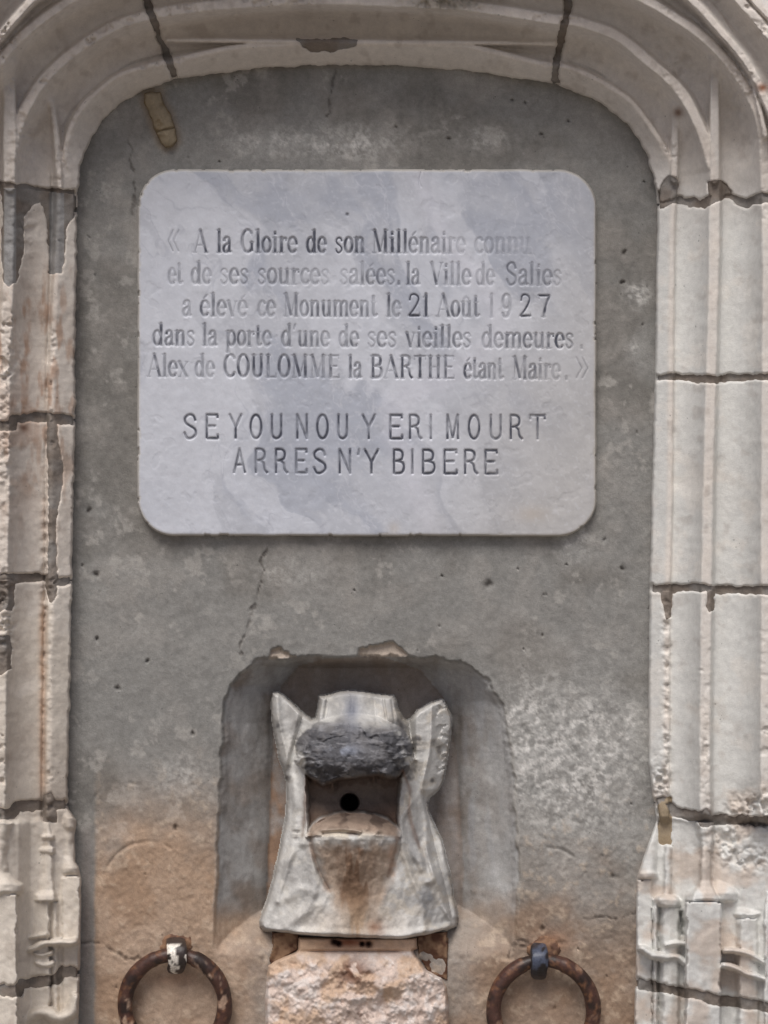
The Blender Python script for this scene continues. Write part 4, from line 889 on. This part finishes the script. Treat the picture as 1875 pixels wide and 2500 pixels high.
    for cp in ([(757, 2040), (764, 2080), (780, 2130), (806, 2176)], [(970, 2048), (962, 2090), (946, 2140)], [(984, 1884), (1000, 1930), (1000, 1990), (1024, 2070)], [(748, 1900), (744, 1990), (738, 2040)]):
        d, _, _ = dist_path(X, Y, smooth_path(cp, 4)); c = cmix(c, C3((112, 90, 76)), np.exp(-((d+(n2-.5)*8)/5)**2)*.65)  # brown lines along the creases, crease shade painted in
    stream = np.exp(-((X-868-(n1-.5)*30)/34)**2)*ss(2140, 2200, Y); c = cmix(c, C3((128, 104, 84)), stream*(.4+.6*ss(.4, .65, nv)))
    c = cmix(c, C3((182, 160, 136)), gauss(X, Y, 870, 2250, 110, 40)*.45)
    c = cmix(c, C3((122, 82, 56)), gauss(X+(n2-.5)*30, Y, 918, 2264, 15, 20)*.7)
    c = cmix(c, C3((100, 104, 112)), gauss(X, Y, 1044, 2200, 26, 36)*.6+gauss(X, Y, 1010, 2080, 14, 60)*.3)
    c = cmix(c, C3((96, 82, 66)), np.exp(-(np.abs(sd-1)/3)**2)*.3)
    lab = np.zeros(X.shape, int)
    lab[(earL > .5)] = 1; lab[(earR > .5)] = 2; lab[tuft > .5] = 3
    lab[mz & (up > .12)] = 4; lab[(cav > .5) & ~mz] = 5; lab[(uj > .1) & (Y > 2004) & (Y < 2240)] = 6; lab[hole < 24] = 7
    names = {0: 'bust', 1: 'ear', 2: 'ear', 3: 'hair_tuft', 4: 'upper_muzzle', 5: 'mouth', 6: 'lower_jaw', 7: 'water_outlet'}
    labels = {2: 'ear with a broken rough outer rim', 4: 'blackened wrinkled muzzle', 6: 'brown stained lower jaw'}
    ok = cellmax(sd > -3)
    for k, nm in names.items():
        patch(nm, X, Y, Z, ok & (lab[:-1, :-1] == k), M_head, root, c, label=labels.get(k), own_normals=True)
head()

# ------------------------------------------------------------------ rough stone under the head
def pedestal():
    root = thing('rough_stone_bracket', 'rough whitish pink stone block with a neck band directly under the carved head', 'stone bracket', 870, 2700, 0)
    POLY = [(652, 2700), (646, 2460), (648, 2380), (652, 2356), (664, 2348), (690, 2334), (720, 2322), (724, 2318), (726, 2286), (1020, 2286), (1022, 2318), (1012, 2322), (1030, 2350), (1046, 2368), (1080, 2386), (1092, 2410), (1098, 2450), (1100, 2700)]
    X, Y = grid(630, 1116, 2276, 2680, 2.5)
    sd = poly_sd(X, Y, POLY)+(fbm(X, Y, 24, 3, 951)-.5)*6*ss(2325, 2345, Y)
    Z = 14+62*np.sqrt(np.clip(1-((X-872)/252)**2, 0, 1))*np.clip(.35+(Y-2320)/120, .35, 1)
    lump = fbm(X, Y, 46, 4, 952, .6); Z += (lump-.5)*46*ss(2325, 2360, Y)
    Z += 10*np.exp(-((Y-(2440+18*((X-860)/80)**2*-1))/7)**2)*gauss(X, Y, 850, 2445, 70, 30)
    neck = ss(2326, 2320, Y); Z = lerp(Z, 34+(fbm(X, Y, 20, 2, 953)-.5)*4, neck)
    Z -= 12*np.exp(-((Y-2323)/2.6)**2)*ss(1000, 960, X)*ss(720, 790, X)
    for (hx, hy, r) in ((816, 2298, 7), (828, 2303, 6), (884, 2304, 5), (900, 2304, 7)): Z -= 26*gauss(X, Y, hx, hy, r)
    Z = lerp(-30, Z, np.sqrt(ss(-1, 9, sd))); Z = np.where(sd < -1, -30, Z)
    n = fbm(X, Y, 50, 4, 954); n2 = fbm(X, Y, 16, 3, 955)
    c = np.broadcast_to(C3((190, 174, 164)), X.shape+(3,))
    c = cmix(c, C3((206, 200, 196)), ss(.45, .65, n2)*.6)
    c = cmix(c, C3((172, 142, 112)), ss(.46, .66, n)*.6)
    c = cmix(c, C3((112, 82, 66)), gauss(X, Y, 862, 2375, 50, 45)*ss(.38, .55, n2)*1.0+gauss(X, Y, 870, 2480, 60, 18)*ss(.45, .6, n2)*.8)
    c = cmix(c, C3((180, 152, 128)), neck*.9)
    c = cmix(c, C3((118, 74, 54)), neck*gauss(X, Y, 852, 2300, 48, 14))
    c = cmix(c, C3((60, 36, 28)), sum(gauss(X, Y, hx, hy, r+2) for hx, hy, r in ((816, 2298, 7), (828, 2303, 6), (884, 2304, 5), (900, 2304, 7))).clip(0, 1))
    up = (Y < 2323)[:-1, :-1]; ok = cellmax(sd > -3)
    patch('neck_band', X, Y, Z, ok & up, M_head, root, c, own_normals=True)
    patch('rough_block', X, Y, Z, ok & ~up, M_head, root, c, own_normals=True)
    # dark brown patches either side of the neck: notch shade put into the colour
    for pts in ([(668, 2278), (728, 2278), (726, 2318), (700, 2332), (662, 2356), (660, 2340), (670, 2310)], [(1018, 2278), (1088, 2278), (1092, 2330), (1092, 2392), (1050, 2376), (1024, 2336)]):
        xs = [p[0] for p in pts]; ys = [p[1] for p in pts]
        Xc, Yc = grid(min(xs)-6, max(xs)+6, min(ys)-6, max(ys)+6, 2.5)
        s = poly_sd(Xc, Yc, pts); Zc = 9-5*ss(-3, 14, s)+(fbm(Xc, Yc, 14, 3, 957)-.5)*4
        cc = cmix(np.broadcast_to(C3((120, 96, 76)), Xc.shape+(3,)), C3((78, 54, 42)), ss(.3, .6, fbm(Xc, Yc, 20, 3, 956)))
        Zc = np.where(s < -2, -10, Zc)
        patch('side_notch_shade', Xc, Yc, Zc, cellmax(s > -3), M_head, root, cc, own_normals=True)
pedestal()

# ------------------------------------------------------------------ iron rings
def tube(path, rad, seg=14, closed=False):
    """path in world metres (n,3), rad array"""
    P = np.array(path); n = len(P)
    T = (np.roll(P, -1, 0)-np.roll(P, 1, 0)) if closed else np.gradient(P, axis=0)
    T /= np.linalg.norm(T, axis=1, keepdims=True)
    up = np.array([0, 1.0, 0]); A = np.cross(T, up); A /= np.linalg.norm(A, axis=1, keepdims=True)+1e-12; B = np.cross(T, A)
    th = np.linspace(0, 2*math.pi, seg, endpoint=False)
    V = P[:, None]+rad[:, None, None]*(np.cos(th)[None, :, None]*A[:, None]+np.sin(th)[None, :, None]*B[:, None])
    idx = np.arange(n*seg).reshape(n, seg); r2 = np.roll(idx, -1, 1)
    if closed: a, b = idx, np.roll(idx, -1, 0); c, d = np.roll(r2, -1, 0), r2
    else: a, b, c, d = idx[:-1], idx[1:], r2[1:], r2[:-1]
    return V.reshape(-1, 3), np.stack([a, b, c, d], -1).reshape(-1, 4), V
def iron_ring(cx, cy, label, stc, seed, tilt, sx, sy, shape):
    root = thing('iron_ring', label, 'iron ring', cx, cy-122, 0, 'iron rings hanging on the wall beside the spout')
    a = np.linspace(0, 2*math.pi, 120, endpoint=False)
    R = 122
    px = cx+R*np.sin(a); py = cy-R*np.cos(a)
    pz = 42+tilt*(1-np.cos(a))/2+3*np.sin(a*2)
    wob = (fbm(np.cos(a)*60+300, np.sin(a)*60+300, 24, 3, seed)-.5)
    rad = (18+wob*3.5)*S*np.where(np.cos(a) > .93, .88, 1)
    V, F, _ = tube(W(px, py, pz), rad, 20, True)
    ang = np.repeat(a, 20)
    xx = (V[:, 0]/S); zz = V[:, 2]/S
    n = fbm(xx, zz, 30, 4, seed+1); n2 = fbm(xx, zz, 10, 3, seed+2)
    c = cmix(np.broadcast_to(C3((68, 45, 38)), (len(V), 3)), C3((40, 29, 26)), ss(.45, .65, n))
    c = cmix(c, C3((120, 84, 60)), ss(.55, .72, n2)*.6)
    pv = -V[:, 1]/S
    flake = ss(.50, .60, fbm(xx, zz, 18, 3, seed+4))*ss(pz.mean()+4, pz.mean()+14, pv)*(gauss(ang, ang*0, 4.6, 0, .35, 1)+gauss(ang, ang*0, .75, 0, .35, 1)+gauss(ang, ang*0, 1.5, 0, .25, 1)*.8)
    c = cmix(c, C3((186, 160, 140)), np.clip(flake, 0, 1)*stc*.8*ss(.5, .62, n2))
    mesh_obj('ring', V, F, M_iron, root, c)
    # staple: a forged strap bent over the ring
    ys = cy-R
    pts = smooth_path([(0, -36, -30), (0, -33, 18), (1, -20, 56), (2, 0, 70), (2, 20, 64), (0, 34, 46), (0, 38, 22), (0, 34, -25)], 5)
    th = np.linspace(0, 2*math.pi, 40, endpoint=False)
    cu = np.sign(np.cos(th))*np.abs(np.cos(th))**.75; cw = np.sign(np.sin(th))*np.abs(np.sin(th))**.75
    pts = np.stack([np.interp(np.linspace(0, 1, 70), np.linspace(0, 1, len(pts)), pts[:, k]) for k in range(3)], 1)
    n_ = len(pts); T = np.gradient(pts, axis=0); T /= np.linalg.norm(T, axis=1, keepdims=True)
    fr = np.linspace(0, 1, n_)[:, None]
    wv = sx*(1-.30*fr*shape)*np.sqrt(np.clip(1-((fr-.45)/.72)**2, .1, 1))
    lump = (fbm(fr*90+0*th[None], th[None]*9+0*fr, 14, 3, seed+8)-.5)*5
    qx = pts[:, 0:1]+cu[None]*(wv+lump); qy = pts[:, 1:2]-T[:, 2:3]*cw[None]*(9+lump*.5); qz = pts[:, 2:3]+T[:, 1:2]*cw[None]*(9+lump*.5)
    Vs = np.stack([stx(cx, seed)+qx, ys+qy, qz], -1).reshape(-1, 3)
    idx = np.arange(n_*40).reshape(n_, 40); r2 = np.roll(idx, -1, 1)
    F = np.stack([idx[:-1], idx[1:], r2[1:], r2[:-1]], -1).reshape(-1, 4)
    n3 = fbm(Vs[:, 0]+Vs[:, 2]*.3, Vs[:, 1]*.6, 15, 3, seed+9)
    if stc > .5: c = cmix(np.broadcast_to(C3((52, 44, 42)), (len(Vs), 3)), C3((222, 216, 206)), ss(.50, .56, n3)*ss(-30, -22, Vs[:, 1]-ys))
    else: c = cmix(cmix(np.broadcast_to(C3((66, 72, 88)), (len(Vs), 3)), C3((34, 30, 32)), ss(.45, .6, n3)), C3((36, 32, 32)), ss(16, 26, Vs[:, 1]-ys)*.8)
    mesh_obj('staple', W(Vs[:, 0], Vs[:, 1], Vs[:, 2]), F, M_iron, root, c, label='staple flecked with white paint' if stc > .5 else 'blue black staple')
    # iron washer of old mortar round the staple
    Xc, Yc = grid(cx-50, cx+50, ys-62, ys+14, 2.5)
    s_ = 1-np.hypot((Xc-cx-3)/40, (Yc-(ys-24))/32)+(fbm(Xc, Yc, 22, 3, seed+5)-.5)*.5
    Zc = np.where(s_ > 0, 4+5*ss(0, .4, s_)+(fbm(Xc, Yc, 12, 3, seed+6)-.5)*3, -14)
    cc = cmix(np.broadcast_to(C3((138, 108, 86)), Xc.shape+(3,)), C3((98, 74, 62)), ss(.4, .65, fbm(Xc, Yc, 16, 3, seed+7)))
    patch('mortar_collar', Xc, Yc, Zc, cellmax(s_ > -.06), M_mortar, root, cc, own_normals=True)
def stx(cx, seed): return cx+(3 if seed < 100 else -12)
iron_ring(427, 2453, 'left rusty iron ring with a staple flecked with white paint', .95, 50, -6, 26, 40, .6)
iron_ring(1327, 2467, 'right dark rusty iron ring with a blue black staple', .35, 150, -4, 22, 38, .2)

# ------------------------------------------------------------------ wall of the building round the doorway, and the ground (outside the frame)
def box(name, x0, x1, y0, y1, z0, z1, colr, parent=None, mat=None):
    # x, y in photo units at plane z1, real rectangle
    xs = [(x0-CX)*S, (x1-CX)*S]; zs = [(CY-y1)*S+H0, (CY-y0)*S+H0]; ys = [-z1*S, -z0*S]
    V = np.array([(x, y, z) for x in xs for y in ys for z in zs])
    F = [(0, 1, 3, 2), (4, 6, 7, 5), (0, 4, 5, 1), (2, 3, 7, 6), (0, 2, 6, 4), (1, 5, 7, 3)]
    return mesh_obj(name, V, F, mat or M_stone, parent, np.tile(C3(colr), (8, 1)), smooth=False)
fac = thing('facade_wall', 'plain pale stone wall of the building around the doorway', 'wall', 900, 3500, 0)
kk = 1-225/D
box('wall_face', -2200, CX+(-146-CX)*kk, -1500, 3500, -300, 225, (170, 160, 150), fac)
box('wall_face', CX+(2020-CX)*kk, 4000, -1500, 3500, -300, 225, (170, 160, 150), fac)
box('wall_face', CX+(-150-CX)*kk+1, CX+(2026-CX)*kk-1, -1500, CY+(-144-CY)*kk, -300, 225, (170, 160, 150), fac)
box('wall_face', CX+(-150-CX)*kk+1, CX+(2026-CX)*kk-1, CY+(2655-CY)*1.0, 3500, -300, -20, (140, 130, 120), fac)
g = np.array([(-30, -60, 0), (30, -60, 0), (30, 1, 0), (-30, 1, 0)], float)
go = mesh_obj('ground', g, [(0, 1, 2, 3)], M_stone, None, np.tile(C3((128, 122, 114)), (4, 1)), smooth=False); go['kind'] = 'structure'
